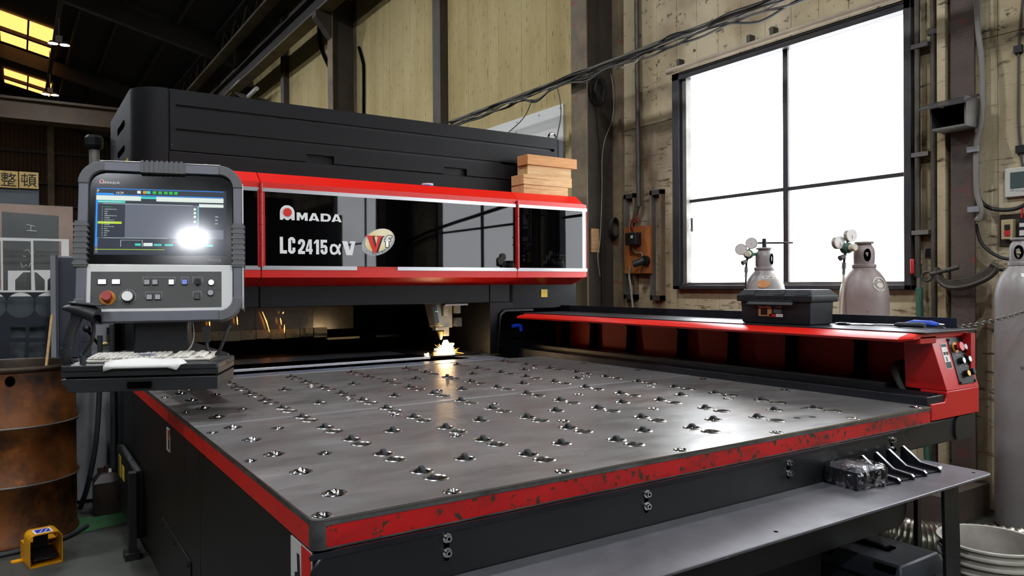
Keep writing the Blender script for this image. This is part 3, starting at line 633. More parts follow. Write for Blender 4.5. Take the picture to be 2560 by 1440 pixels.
for x0, x1, a0 in ((.53, .702, 1), (3.391, 3.51, 0)):
    q = MB(); R_ = .16 if a0 else .11; n = 8; pts = []
    if a0: pts = [(x1, 4.452)]+[(.53+R_-R_*math.sin(math.pi/2*i/n), 4.452+R_-R_*math.cos(math.pi/2*i/n)) for i in range(n+1)]+[(.531, 4.625), (.56, 4.625), (.6, 4.55), (x1, 4.49)]
    else: pts = [(x0, 4.452)]+[(3.51-R_+R_*math.sin(math.pi/2*i/n), 4.452+R_-R_*math.cos(math.pi/2*i/n)) for i in range(n+1)]+[(3.509, 4.58), (3.48, 4.58), (x0, 4.49)]
    q.prism(pts, 'z', 1.90, 2.36 if a0 else 2.345); q.build('corner_cover', 'charcoal', upper, smooth=40)
# left flank: slots and yellow warning labels
for y0, y1, z0, z1 in ((4.84, 5.15, 2.2, 2.235), (4.84, 5.15, 2.06, 2.09)): MB().box(.526, .531, y0, y1, z0, z1).build('vent_slot', 'hole', upper)
MB().box(.5245, .529, 4.66, 4.78, 1.82, 1.99).build('yellow_label', 'yellow_sticker', upper); MB().box(.5245, .529, 5.2, 5.45, 1.8, 1.97).build('yellow_label', 'yellow_sticker', upper)
MB().box(.53, 3.40, 4.9, 5.9, 1.5, 1.95).build('rear_housing', 'charcoal', mc); MB().box(.53, 1.0, 5.68, 5.9, .77, 1.6).box(1.0, 3.4, 5.70, 5.9, .77, 1.6).build('rear_wall', 'matte_black', mc)
MB().box(2.64, 2.70, 4.9, 5.7, .77, 1.6).build('tunnel_wall', 'matte_black', mc); MB().box(.53, .57, 4.9, 5.7, .77, 1.6).build('tunnel_wall', 'matte_black', mc)
# spark curtain: reflective strips with paler skirts
cu = MB().box(.6, 2.26, 5.62, 5.64, 1.17, 1.2); cu = cu.build('spark_curtain', 'black', mc)
x = .60; i = 0
while x < 2.2:
    w_ = .108; yo = 5.60+(.004 if i % 2 else 0); a_ = random.uniform(-.02, .02)
    MB().add([(x, yo-a_*.05, .93), (x+w_, yo+a_*.05, .93), (x+w_, yo+a_*.05, 1.19), (x, yo-a_*.05, 1.19), (x, yo+.003, .93), (x+w_, yo+.003, .93), (x+w_, yo+.003, 1.19), (x, yo+.003, 1.19)], [(0, 1, 2, 3), (7, 6, 5, 4), (0, 4, 5, 1), (2, 6, 7, 3), (1, 5, 6, 2), (0, 3, 7, 4)]).build('curtain_strip', 'curtain', cu, smooth=0)
    if x < 2.0: MB().box(x+.002, x+w_-.002, yo-.012, yo-.008, .872+.004*(i % 3), .945).build('strip_skirt', 'curtain_low', cu)
    x += w_; i += 1
MB().box(1.9, 2.15, 5.3, 5.34, .87, .885).build('rest_bar', 'head_grey', mc); MB().box(2.28, 2.48, 5.3, 5.34, .87, .885).build('rest_bar', 'dark_steel', mc)
# ---- laser head
LX, LY = 2.41, 4.45
lh = MB(); lh.box(LX-.06, LX+.05, LY-.03, LY+.1, .98, 1.15); lh = lh.build('laser_head', 'head_grey', mc, bev=.004)
q = MB(); q.prism([(LX-.14, 1.15), (LX-.075, 1.15), (LX-.045, .995), (LX-.10, .995)], 'y', LY-.08, LY+.02); q.build('head_shroud', 'head_grey', lh, bev=.003)
q = MB(); q.prism([(LX-.136, 1.148), (LX-.104, 1.148), (LX-.077, .998), (LX-.098, .998)], 'y', LY-.083, LY-.079); q.build('shroud_panel', 'head_dark', lh)
for dx in (0, .011): MB().box(LX-.108+dx, LX-.105+dx, LY-.085, LY-.082, 1.09, 1.094).build('indicator', 'led', lh)
MB().box(LX-.094, LX-.072, LY-.085, LY-.083, 1.003, 1.016).build('yellow_label', 'yellow_sticker', lh)
MB().box(LX-.09, LX-.02, LY-.05, LY, .965, .985).build('head_clamp', 'head_grey', lh)
MB().box(LX-.02, LX+.018, LY-.04, LY+.0, .925, .985).build('nozzle_block', 'head_grey', lh, bev=.003); MB().cyl((LX-.03, LY-.01, .955), (LX-.03, LY-.01, .90), .026, .008, 14).build('nozzle', 'brass', lh)
MB().box(LX-.035, LX+.0, LY-.06, LY-.03, 1.06, 1.13).build('valve', 'cream_plastic', lh); MB().box(LX+.06, LX+.095, LY-.06, LY-.02, 1.075, 1.13).build('valve', 'head_grey', lh); MB().box(LX+.07, LX+.11, LY-.05, LY-.0, .985, 1.045).build('bracket', 'head_dark', lh)
MB().box(LX-.03, LX+.15, LY-.07, LY+.1, 1.128, 1.142).build('head_plate', 'silver', lh, bev=.002)
wk = MB(); wk.box(LX-.19, LX+.2, LY-.14, LY+.25, .803, .807); tag(wk.build('workpiece', 'dark_steel'), 'dark sheet workpiece being cut under the laser head', 'workpiece')
tag(MB().box(LX+.02, LX+.06, LY-.02, LY-.005, .808, .875).build('cut_bracket', 'head_grey'), 'small upright metal piece glowing beside the sparks', 'offcut')
sp = MB(); rnd = random.Random(3)
core = []
for k in range(9):
    z = .81+.011*k; rr = .052*(1-k/9.5)+.004; core.append([(LX-.02+rr*math.cos(2*math.pi*i/14)*rnd.uniform(.75, 1.2), LY-.06+rr*math.sin(2*math.pi*i/14)*rnd.uniform(.75, 1.2), z) for i in range(14)])
sp.m(0).loft(core)
for k in range(130):
    a = rnd.uniform(0, 6.28); e = rnd.uniform(.0, .9); L_ = rnd.uniform(.01, .035); s0 = rnd.uniform(.03, .075)
    d = Vector((math.cos(a)*math.cos(e), math.sin(a)*math.cos(e), math.sin(e))); p = Vector((LX-.02, LY-.06, .812))+d*s0
    sp.m(k % 3 and 1).cyl(p, p+d*L_, rnd.uniform(.0006, .0016), .0002, 4)
for k in range(26):
    x = LX-.05-rnd.uniform(.0, .14); sp.m(k % 2).ball((x, LY-.08+rnd.uniform(-.015, .02), .81+rnd.uniform(0, .01)), rnd.uniform(.002, .007), 6, 4)
for k in range(8):
    p = Vector((LX+.03+.012*k, LY-.09-.003*k, .822-.003*k)); sp.m(1).cyl(p, p+Vector((.012, -.003, -.004)), .0012, n=4)
tag(sp.build('cutting_sparks', ['spark_core', 'spark_orange']), 'burst of white and orange sparks under the laser head', 'sparks', kind='stuff')
fs_ = MB()
for px_, z0, z1, dx in ((.66, .96, .99, .01), (.78, .975, 1.0, .05), (.93, .965, 1.03, 0), (1.13, .97, 1.045, .006), (1.32, .99, 1.05, .004), (1.50, .93, 1.08, .05), (1.63, .98, 1.03, .008), (1.66, .92, .98, 0), (1.655, 1.06, 1.075, -.006), (.70, .885, .893, .02), (.60, .88, .888, .03)):
    fs_.tube([(px_+dx, 5.55, z0), (px_+dx*.6, 5.55, (z0+z1)/2), (px_, 5.55, z1)], .002, 5, rs=[.0008, .0032, .0006])
tag(fs_.build('flying_sparks', 'spark_orange'), 'thin orange spark streaks in front of the rear curtain', 'sparks', kind='stuff')
# ---- right hand rail unit
MB().box(2.852, 3.02, 1.465, 4.5, .775, .834).build('rail_bed', 'dark_steel', mc, bev=.003)
rl = MB(); rl.box(2.955, 3.06, 1.69, 4.5, .82, .857); rl.build('rail_cover', 'charcoal_smooth', mc, bev=.002)
for x in (2.90, 2.94): MB().box(x, x+.012, 1.47, 1.69, .833, .840).build('rail_rib', 'dark_steel', mc)
MB().box(2.65, 3.21, 1.47, 4.24, .645, .737).build('rail_housing', 'charcoal_smooth', mc, bev=.006)
hb = MB(); hb.prism(rrect(3.058, 3.213, .647, .739, .03, 4), 'y', 1.462, 1.5); hb.build('end_cap', 'charcoal_smooth', mc, smooth=40)
MB().box(2.75, 3.2, 2.2, 4.2, .05, .645).build('rail_support', 'side_paint', mc)
MB().box(3.20, 3.235, 1.47, 4.24, .80, 1.06).build('housing_back', 'red_inner', mc)
for y in (1.927, 2.288, 2.647, 3.01, 3.436, 3.793, 4.1):
    r_ = MB(); r_.prism([(3.2, .80), (3.06, .80), (3.15, .86), (3.16, 1.0), (3.06, 1.055), (3.2, 1.055)], 'y', y-.02, y+.02); r_.build('housing_rib', 'matte_black', mc)
MB().box(3.06, 3.2, 1.5, 4.24, .79, .815).build('trough', 'matte_black', mc)
lp = MB(); lp.loft([[(3.24, y, 1.072), (2.84, y, 1.072), (2.785, y, 1.061), (2.765, y, 1.052), (2.775, y, 1.042), (2.83, y, 1.05), (3.24, y, 1.05)] for y in (1.53, 4.10)]+[[(3.24, 4.22, 1.072), (2.92, 4.22, 1.072), (2.90, 4.22, 1.061), (2.89, 4.22, 1.052), (2.9, 4.22, 1.045), (2.93, 4.22, 1.05), (3.24, 4.22, 1.05)]])
lp.loft([[(3.24, 1.53, 1.072), (2.84, 1.53, 1.072), (2.785, 1.53, 1.061), (2.765, 1.53, 1.052), (2.775, 1.53, 1.042), (2.83, 1.53, 1.05), (3.24, 1.53, 1.05)], [(3.24, 1.50, 1.070), (2.87, 1.50, 1.070), (2.83, 1.50, 1.062), (2.82, 1.50, 1.055), (2.83, 1.50, 1.05), (2.87, 1.50, 1.052), (3.24, 1.50, 1.05)]])
lp.build('red_ledge', 'red', mc, smooth=20)
sh = MB(); sh.box(2.862, 3.262, 1.475, 4.2, 1.0725, 1.077).box(3.257, 3.262, 1.55, 4.4, 1.077, 1.118); sh.build('ledge_plate', 'dark_steel', mc, bev=.001)
# red end post with push buttons
po = MB(); po.prism([(2.87, .742), (3.24, .742), (3.24, .845), (2.984, .845), (2.984, .820), (2.972, .806), (2.87, .806)], 'y', 1.458, 1.56)
po.loft([[(2.984, 1.458, .845), (3.24, 1.458, .845), (3.24, 1.62, .845), (2.984, 1.62, .845)], [(2.972, 1.516, 1.055), (3.24, 1.516, 1.068), (3.24, 1.62, 1.068), (2.972, 1.62, 1.055)]])
po.box(2.87, 2.99, 1.50, 1.56, 1.03, 1.06)
post = po.build('end_post', 'red_post', mc, smooth=20, bev=.003)
tl = math.atan2(.058, .215)
PT = Matrix.Translation((2.984, 1.458, .845)) @ Matrix.Rotation(-tl, 4, 'X')     # x right, z up the slope, -y out
cpn = MB(); cpn.box(.105, .235, -.004, 0, .018, .205, PT); cpan = cpn.build('button_panel', 'black', post, bev=.002)
for x in (.113, .227):
    for z in (.026, .197): MB().cyl((x, -.004, z), (x, -.009, z), .005, n=10, T=PT).build('panel_screw', 'black', cpan)
def btn(x, z, r, mt, h=.016, col_='black'):
    b = MB(); b.m(0).cyl((x, -.004, z), (x, -.004-h, z), r, n=16, T=PT).m(1).cyl((x, -.004-h, z), (x, -.005-h, z), r*.85, n=16, T=PT); b.build('push_button', [col_, mt], cpan)
q = MB(); q.m(0).cyl((.145, -.004, .165), (.145, -.006, .165), .022, n=20, T=PT).m(1).cyl((.145, -.006, .165), (.145, -.02, .165), .011, n=16, T=PT).m(2).cyl((.145, -.02, .165), (.145, -.032, .165), .018, n=20, T=PT); q.build('emergency_stop', ['orange_ring', 'black', 'bright_red_button'], cpan)
btn(.200, .163, .013, 'white_ink'); btn(.155, .110, .013, 'white_ink'); btn(.205, .113, .013, 'white_ink'); btn(.165, .058, .013, 'amber_button'); btn(.212, .062, .013, 'dark_steel')
for a, b, z in ((.135, .18, .133), (.185, .23, .137), (.14, .15, .085), (.185, .23, .086)): MB().box(a, b, -.0046, -.004, z, z+.0015, PT).build('panel_marking', 'grey_ink', cpan)
q = MB(); q.box(.045, .09, -.0012, 0, .085, .185, PT); st_ = q.build('instruction_sticker', 'white_sticker', post)
for a, b, c, d in ((.048, .087, .087, .112), (.05, .066, .14, .152), (.07, .086, .14, .152), (.06, .068, .115, .132), (.048, .087, .172, .183)): MB().box(a, b, -.0017, -.0012, c, d, PT).build('sticker_print', 'black_ink', st_)
hs = MB(); hs.tube(bez([(2.98, 1.62, .82), (2.98, 1.66, .9), (3.03, 1.68, .93), (3.1, 1.64, .94), (3.18, 1.62, .93)], 6), .012, 8).tube(bez([(3.05, 1.64, .82), (3.05, 1.67, .89), (3.1, 1.68, .92), (3.18, 1.66, .92)], 6), .012, 8); hs.build('hydraulic_hose', 'rubber', mc)
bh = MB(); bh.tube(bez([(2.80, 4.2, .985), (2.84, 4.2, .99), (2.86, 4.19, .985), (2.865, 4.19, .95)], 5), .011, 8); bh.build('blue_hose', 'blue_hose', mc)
# ================================================================== control console
CO = (.43, 3.0, 0); CR = math.radians(-15)
cs = thing('control_console', 'grey operator console with lit screen, buttons and keyboard tray', 'control console', CO, CR)
HU0, HU1, HZ0, HZ1 = -.265, .298, 1.14, 1.722
TH = Matrix.Translation((0, 0, HZ0)) @ Matrix.Rotation(math.radians(-9.5), 4, 'X') @ Matrix.Diagonal((1, 1, 1.024, 1)) @ Matrix.Translation((0, 0, -HZ0))
def C(name, b, m, par=None, **k):
    return b.build(name, m, par or cs, False, **k)
hb = MB(); hb.prism(rrect(-.235, .268, 1.16, 1.70, .03), 'y', 0, .07, TH); head = C('head', hb, 'charcoal_smooth', bev=.003)
# frame: bars, rounded corners, ribbed grips
for a, b, c, d in ((-.263, -.232, 1.655, 1.64), ): pass
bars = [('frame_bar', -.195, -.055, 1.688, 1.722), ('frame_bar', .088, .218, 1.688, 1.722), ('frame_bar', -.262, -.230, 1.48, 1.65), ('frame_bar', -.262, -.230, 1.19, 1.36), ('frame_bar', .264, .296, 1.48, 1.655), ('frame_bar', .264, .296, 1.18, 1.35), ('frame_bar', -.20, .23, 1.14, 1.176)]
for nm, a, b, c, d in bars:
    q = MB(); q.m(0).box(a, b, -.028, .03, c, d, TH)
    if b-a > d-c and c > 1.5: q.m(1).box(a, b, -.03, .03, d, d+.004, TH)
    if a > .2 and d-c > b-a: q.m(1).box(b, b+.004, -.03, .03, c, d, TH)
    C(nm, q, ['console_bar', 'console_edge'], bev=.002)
def corner(cx, cz, a0, R=.085, t=.036):
    n = 8; P = [(cx+R*math.cos(math.radians(a0+90*i/n)), cz+R*math.sin(math.radians(a0+90*i/n))) for i in range(n+1)]+[(cx+(R-t)*math.cos(math.radians(a0+90*i/n)), cz+(R-t)*math.sin(math.radians(a0+90*i/n))) for i in range(n, -1, -1)]
    q = MB(); q.prism(P, 'y', -.032, .034, TH); C('frame_corner', q, 'console_frame', smooth=40, bev=.003)
corner(-.180, 1.638, 90); corner(.213, 1.638, 0); corner(-.182, 1.222, 180); corner(.213, 1.222, 270)
q = MB(); q.box(-.06, .094, -.033, .034, 1.685, 1.726, TH)
for i in range(9): q.box(-.058+i*.0168, -.049+i*.0168, -.036, .036, 1.684, 1.730, TH)
C('ribbed_grip', q, 'console_frame')
for a in (-.27, .262):
    q = MB(); q.box(a, a+.04, -.034, .034, 1.335, 1.50, TH)
    for i in range(8): q.box(a-.004, a+.044, -.036, .036, 1.342+i*.02, 1.352+i*.02, TH)
    C('ribbed_grip', q, 'console_frame')
# bezel, screen
q = MB(); q.box(-.232, .264, -.012, 0, 1.345, 1.688, TH); bz = C('screen_bezel', q, 'bezel', bev=.003)
SU0, SU1, SZ0, SZ1 = -.206, .229, 1.388, 1.626
q = MB(); q.box(SU0-.004, SU1+.010, -.0135, -.012, SZ0-.006, SZ1+.003, TH); scr = C('screen', q, 'scr_dark', bz, smooth=0)
def sb(u0, u1, v0, v1, mt, lift=.0002):       # picture elements on the display; u, v in 0..1
    a = SU0+(SU1-SU0)*u0; b = SU0+(SU1-SU0)*u1; c = SZ1-(SZ1-SZ0)*v1; d = SZ1-(SZ1-SZ0)*v0
    q = MB(); q.add([(a, -.0135-lift, c), (b, -.0135-lift, c), (b, -.0135-lift, d), (a, -.0135-lift, d)], [(0, 1, 2, 3)], TH); C('screen_field', q, mt, scr, smooth=0)
def st(body, u, v, h, mt='scr_white', w=None):
    T = WM[cs.name] @ TH @ Matrix.Translation((SU0+(SU1-SU0)*u, -.0143, SZ1-(SZ1-SZ0)*v)) @ Matrix.Rotation(math.pi/2, 4, 'X'); lettering(body, mt, scr, T, w, h, name='screen_text').matrix_parent_inverse = WM[cs.name].inverted() if False else WM[scr.name].inverted()
sb(0, 1, .235, 1, 'scr_mid', .0001); sb(0, 1, 0, .008, 'scr_blue'); sb(0, 1, .095, .105, 'scr_blue'); sb(0, .13, .075, .10, 'scr_blue', .0003); sb(0, .012, .18, .9, 'scr_blue')
sb(0, .34, .112, .185, 'scr_white'); sb(.46, 1, .112, .185, 'scr_white'); sb(.34, .46, .115, .15, 'scr_cyan', .0003); sb(.012, .22, .19, .225, 'scr_cyan'); sb(.05, .75, .235, .24, 'scr_white', .0004)
sb(.012, .22, .245, .76, 'scr_dark', .0003); sb(.015, .195, .515, .55, 'scr_lime', .0005); sb(.79, .796, .24, .6, 'scr_cyan', .0004); sb(.8, 1, .21, .26, 'scr_white', .0004); sb(.8, 1, .265, .62, 'scr_dark', .0003)
sb(.02, 1, .77, 1, 'scr_dark', .0003); sb(.06, .55, .765, .77, 'scr_white', .0005); sb(.3, .345, .85, .885, 'scr_cyan', .0006); sb(.365, .435, .84, .89, 'scr_white', .0006); sb(.445, .505, .855, .885, 'scr_cyan', .0006); sb(.53, .595, .855, .885, 'scr_cyan', .0006); sb(.775, .825, .86, .89, 'scr_cyan', .0006); sb(.86, .915, .86, .89, 'scr_cyan', .0006)
sb(.0, .53, .94, .948, 'scr_lime', .0006); sb(.19, .36, .80, .803, 'scr_white', .0006); sb(.19, .193, .80, .9, 'scr_white', .0006); sb(.355, .358, .80, .9, 'scr_white', .0006)
for u, m_ in ((.31, 'scr_white'), (.355, 'scr_amber'), (.385, 'scr_cyan'), (.43, 'scr_green'), (.475, 'scr_green'), (.52, 'scr_green'), (.56, 'scr_green'), (.6, 'scr_green')): sb(u, u+.028, .025, .07, m_, .0004)
for v in (.28, .34, .40, .48): sb(.757, .776, v, v+.035, 'scr_white', .0005)
st('P', .006, .07, .011); st('10:39', .15, .085, .0085); st('A34303628A-3-NEW-ALUFA-L', .02, .22, .0042, w=.075)
for i, s_ in enumerate(('M102(SPH4.510)', 'G92X2520.Y1545.5', 'M100', 'E002', 'G00G03X105.Y110.', 'M103A0', 'G01X105.Y110.', 'G03X96.Y125.45.', 'G01X90', 'G01X120.Y140.', 'M104', 'G00X40', 'M101', 'G50')):
    v = .300+i*.0335; st(str(i+2), .045, v, .0035); st(s_, .065, v, .0035, 'scr_white' if i != 0 else 'scr_green')
for i, s_ in enumerate(('1000', '700', '0.05')): st(s_, .93, .42+i*.055, .0045)
LT = WM[cs.name] @ TH
lg_ = logo(bz, 0, 0, 0, .0155); lg_.data.transform(Matrix.Translation((-.197, -.0135, 1.643)) ); lg_.data.transform(TH)
lg_.parent = bz; lg_.matrix_parent_inverse = Matrix.Identity(4)
tx = lettering('AMNC-3i', 'grey_ink', bz, TH @ Matrix.Translation((.165, -.0125, 1.358)) @ Matrix.Rotation(math.pi/2, 4, 'X'), .055, .010, bold=.02, shear=.3); tx.matrix_parent_inverse = Matrix.Identity(4)
# lower button panel
q = MB(); q.prism([(-.235, 1.19), (-.2, 1.176), (.222, 1.172), (.245, 1.185), (.262, 1.20), (.262, 1.345), (-.232, 1.348)], 'y', -.016, 0, TH); wpnl = C('button_fascia', q, 'console_white', bev=.003)
q = MB(); q.box(-.216, .222, -.0175, -.016, 1.188, 1.32, TH); ip = C('button_panel', q, 'console_inner', wpnl)
def cb(u, z, mt, w=.011, h=.009):
    q = MB(); q.m(0).box(u-w-.002, u+w+.002, -.021, -.0175, z-h-.002, z+h+.002, TH).m(1).box(u-w, u+w, -.025, -.021, z-h, z+h, TH); C('push_button', q, ['black', mt], ip)
for u, m_ in ((-.179, 'lit_button'), (-.134, 'lit_button')): cb(u, 1.283, m_, .0125, .008)
for u, m_ in ((-.033, 'grey_ink'), (-.006, 'grey_ink'), (.049, 'lit_button'), (.094, 'blue_button')): cb(u, 1.281, m_, .0085, .0085)
for u, m_ in ((-.024, 'grey_ink'), (.004, 'grey_ink'), (.137, 'console_inner')): cb(u, 1.227, m_, .0085, .0085)
for u, z, m_ in ((.186, 1.279, 'lit_button'), (.184, 1.241, 'grey_ink')):
    q = MB(); q.m(0).cyl((u, -.0175, z), (u, -.022, z), .0125, n=20, T=TH).m(1).cyl((u, -.022, z), (u, -.025, z), .010, n=20, T=TH); C('round_button', q, ['black', m_], ip)
q = MB(); q.cyl((.139, -.0175, 1.281), (.139, -.028, 1.281), .011, n=16, T=TH).box(.136, .142, -.034, -.028, 1.272, 1.290, TH); C('key_switch', q, 'black', ip)
q = MB(); q.m(0).cyl((-.161, -.0175, 1.226), (-.161, -.0195, 1.226), .026, n=28, T=TH).m(1).cyl((-.161, -.0195, 1.228), (-.161, -.038, 1.230), .016, .018, n=24, T=TH).cyl((-.161, -.038, 1.230), (-.161, -.05, 1.231), .0185, .0165, n=24, T=TH); C('emergency_stop', q, ['orange_ring', 'red_button'], ip)
q = MB(); q.m(0).cyl((-.095, -.0175, 1.229), (-.095, -.03, 1.229), .020, .019, 28, T=TH).m(1).cyl((-.095, -.03, 1.229), (-.095, -.037, 1.23), .0185, .0175, 28, T=TH); C('dial', q, ['dark_steel', 'white_ink'], ip)
for i in range(15):
    a = math.radians(215-i*17); q = MB(); q.box(-.095+.026*math.cos(a)-.0012, -.095+.026*math.cos(a)+.0012, -.0182, -.0175, 1.229+.026*math.sin(a)-.0012, 1.229+.026*math.sin(a)+.0012, TH); C('dial_mark', q, 'white_ink', ip)
for u0, u1, z in ((-.047, .062, 1.299), (.082, .107, 1.299), (.121, .156, 1.299), (-.038, .018, 1.245), (.123, .152, 1.246)):
    q = MB(); q.box(u0, u1, -.0182, -.0175, z, z+.0012, TH).box(u0, u0+.0012, -.0182, -.0175, z-.02, z, TH).box(u1-.0012, u1, -.0182, -.0175, z-.02, z, TH); C('panel_marking', q, 'grey_ink', ip)
# neck, arm to the machine, tray
q = MB(); q.box(-.083, .105, .03, .16, 1.0, 1.15); C('neck', q, 'charcoal_smooth', bev=.008)
q = MB(); q.box(-.05, .09, .10, .22, .93, 1.05); C('neck_foot', q, 'black', bev=.006)
am = MB(); am.box(.55, .72, 3.15, 4.248, .90, 1.0); am.build('support_arm', 'charcoal_smooth', cs, True, bev=.008)
TT = Matrix.Translation((.004, 0, .013)) @ Matrix.Rotation(math.radians(-9), 4, 'Z') @ Matrix.Diagonal((.935, 1, 1, 1))
q = MB(); q.prism(rrect(-.285, .262, -.17, .12, .012), 'z', .968, .988, TT); tr = C('tray', q, 'tray_paint', bev=.003)
q = MB(); q.box(-.283, .260, -.166, .11, .950, .968, TT); C('tray_body', q, 'tray_paint', tr)
q = MB(); q.box(-.27, .250, -.16, .10, .942, .950, TT); C('tray_gap', q, 'matte_black', tr)
q = MB(); q.prism([(-.283, .942), (.260, .942), (.258, .896), (-.262, .896), (-.265, .918), (-.283, .925)], 'y', -.168, .11, TT); dw = C('drawer', q, 'tray_paint', tr, bev=.002)
q = MB(); q.prism(rrect(-.062, .032, .905, .936, .008), 'y', -.171, -.166, TT); C('drawer_frame', q, 'black', dw)
q = MB(); q.prism(rrect(-.057, .027, .907, .929, .006), 'y', -.1725, -.169, TT); C('drawer_handle', q, 'hole', dw)
for u in (.10, .135): q = MB(); q.cyl((u, -.1, .896), (u, -.1, .886), .006, n=8, T=TT); C('tray_screw', q, 'chrome', tr)
TW = WM[cs.name] @ TT       # world frame of the tray
# connector and cables under the head
q = MB(); q.box(.155, .18, .0, .03, 1.06, 1.12).tube(bez([(.168, .01, 1.06), (.172, .0, 1.03), (.19, .0, 1.01), (.215, .0, 1.03), (.24, .01, 1.10), (.25, .02, 1.12)], 6), .006, 8); C('cable_plug', q, 'cable_black')
q = MB(); q.tube(bez([(.115, .06, 1.14), (.12, .05, 1.08), (.11, .03, 1.04), (.08, .0, 1.012)], 6), .003, 6); C('grey_wire', q, 'cable_light')
q = MB(); q.tube([(.30, .02, 1.40-.008*i+(.004 if i % 2 else 0)) for i in range(30)], .004, 6); C('coiled_cord', q, 'cable_black')
# keyboard wrapped in film
TK = WM[cs.name] @ Matrix.Translation((.004, 0, .013)) @ Matrix.Rotation(math.radians(-9), 4, 'Z')
KT = TK @ Matrix.Translation((-.012, 0, .989)) @ Matrix.Rotation(math.radians(2), 4, 'Z')
kb = thing('keyboard', 'cream computer keyboard wrapped in clear film on the console tray', 'keyboard', KT.translation, KT.to_euler().z)
q = MB(); q.loft([[(x, -.085, 0), (x, .065, 0), (x, .065, .020), (x, -.085, .009)] for x in (-.205, .205)]); q.build('keyboard_body', 'keyboard_white', kb, False, bev=.003)
km = None
for r_ in range(5):
    for c_ in range(21):
        if c_ in (14, 18) : continue
        x = -.195+c_*.0186; yk = -.066+r_*.0245; z = .0115+(yk+.085)*.0733
        if km is None:
            q = MB(); q.loft([[(-.008, -.010, 0), (.008, -.010, 0), (.008, .010, 0), (-.008, .010, 0)], [(-.0065, -.008, .006), (.0065, -.008, .006), (.0065, .008, .006), (-.0065, .008, .006)]]); o = q.build('key', 'keyboard_key', kb, False, smooth=0); km = o.data; o.location = (x, yk, z)
        else: o = link('key', km, kb, False); o.location = (x, yk, z)
q = MB(); nx, ny = 22, 9; P_ = []
for j in range(ny+1):
    for i in range(nx+1):
        u = i/nx; v = j/ny; e = min(u, 1-u, v, 1-v)
        P_.append((-.215+.43*u, -.093+.166*v, .001 if e == 0 else .0175+.0125*v+random.uniform(-.001, .0015)))
q.add(P_, [(j*(nx+1)+i, j*(nx+1)+i+1, (j+1)*(nx+1)+i+1, (j+1)*(nx+1)+i) for j in range(ny) for i in range(nx)]); q.build('film_wrap', 'keyboard_film', kb, False, smooth=20)
q = MB(); q.lathe([(.0001, 0), (.03, 0), (.03, .001), (.0001, .001)], (0, 0, 0), 20); q.v = [(-.01+v[0], -.06+v[1]*.35, .024+v[2]) for v in q.v]; q.build('blue_sticker', 'tape_blue', kb, False)
# paper sheet hanging over the tray edge
q = MB(); rows = []
for v, y_, z_, w0, w1 in ((0, -.100, .012, -.075, .105), (1, -.115, .009, -.125, .118), (2, -.140, .004, -.145, .135), (3, -.166, .0015, -.135, .150), (4, -.1735, -.003, -.138, .13), (5, -.176, -.012, -.138, .115)):
    rows.append([(w0+(w1-w0)*i/8-.0, y_, .988+z_+(.003+.003*math.sin(i*.8) if v < 3 else 0)-(.010 if v == 5 and i in (0, 8) else 0)) for i in range(9)])
for r_ in range(len(rows)-1):
    pass
V_ = [TW @ Vector(p) for r_ in rows for p in r_]; q.add(V_, [(r_*9+i, r_*9+i+1, (r_+1)*9+i+1, (r_+1)*9+i) for r_ in range(5) for i in range(8)])
pp = q.build('paper_sheet', 'paper', smooth=60); tag(pp, 'creased white paper sheet hanging over the front of the keyboard tray', 'paper'); so = pp.modifiers.new('thickness', 'SOLIDIFY'); so.thickness = .0006
# barcode scanner on a gooseneck at the left of the tray
sn = thing('barcode_scanner', 'black handheld barcode scanner in its stand left of the console screen', 'scanner', (TW @ Vector((-.235, -.10, .989))), CR+math.radians(-9))
def S(b, n, m, par=None, **k): return b.build(n, m, par or sn, False, **k)
q = MB(); q.tube(bez([(.0, 0, .0), (.005, 0, .035), (.028, .0, .075), (.036, .0, .125), (.028, .0, .16)], 6), .0065, 10, rs=None); S(q, 'cable', 'cable_black')
q = MB(); q.cyl((0, 0, 0), (0, 0, .03), .010, .009, 14); S(q, 'cable_boot', 'rubber')
ng = MB(); ng.loft([[(x+.018*math.cos(2*math.pi*i/14)*k, .02*math.sin(2*math.pi*i/14)*k, z) for i in range(14)] for x, z, k in ((-.052, .055, .8), (-.046, .08, .95), (-.035, .12, 1.0), (-.02, .155, 1.05), (-.012, .185, 1.2))]); S(ng, 'grip', 'scanner_black', smooth=60)
q = MB(); q.tube([(-.052, 0, .055), (-.056, .0, .02), (-.055, .02, -.0)], .02, 12, rs=[.017, .016, .02]); S(q, 'stand_cup', 'scanner_black')
hd = MB(); rings = []
for x, z, a, b in ((-.055, .195, .016, .008), (-.03, .195, .028, .016), (.0, .188, .034, .022), (.03, .176, .036, .026), (.05, .166, .035, .026)):
    rings.append([(x+.35*b*math.sin(2*math.pi*i/18), -.01+a*math.cos(2*math.pi*i/18), z+b*math.sin(2*math.pi*i/18)) for i in range(18)])
hd.loft(rings); S(hd, 'scanner_head', 'scanner_black', smooth=60)
q = MB(); q.prism([(-.055, -.035), (.03, -.042), (.05, -.03), (.05, .02), (.03, .028), (-.055, .015)], 'z', .205, .213, Matrix.Rotation(math.radians(6), 4, 'Y')); S(q, 'scanner_top', 'scanner_black', bev=.003)
q = MB(); q.lathe([(.0001, 0), (.027, 0)], (0, 0, 0), 18, False, T=Matrix.Translation((.0525, -.01, .166)) @ Matrix.Rotation(math.radians(72), 4, 'Y')); S(q, 'scan_window', 'hole')
q = MB(); q.lathe([(.0001, .002), (.008, .0)], (-.03, -.012, .214), 12, False); q.build('scan_button', 'green_paint', sn, False)
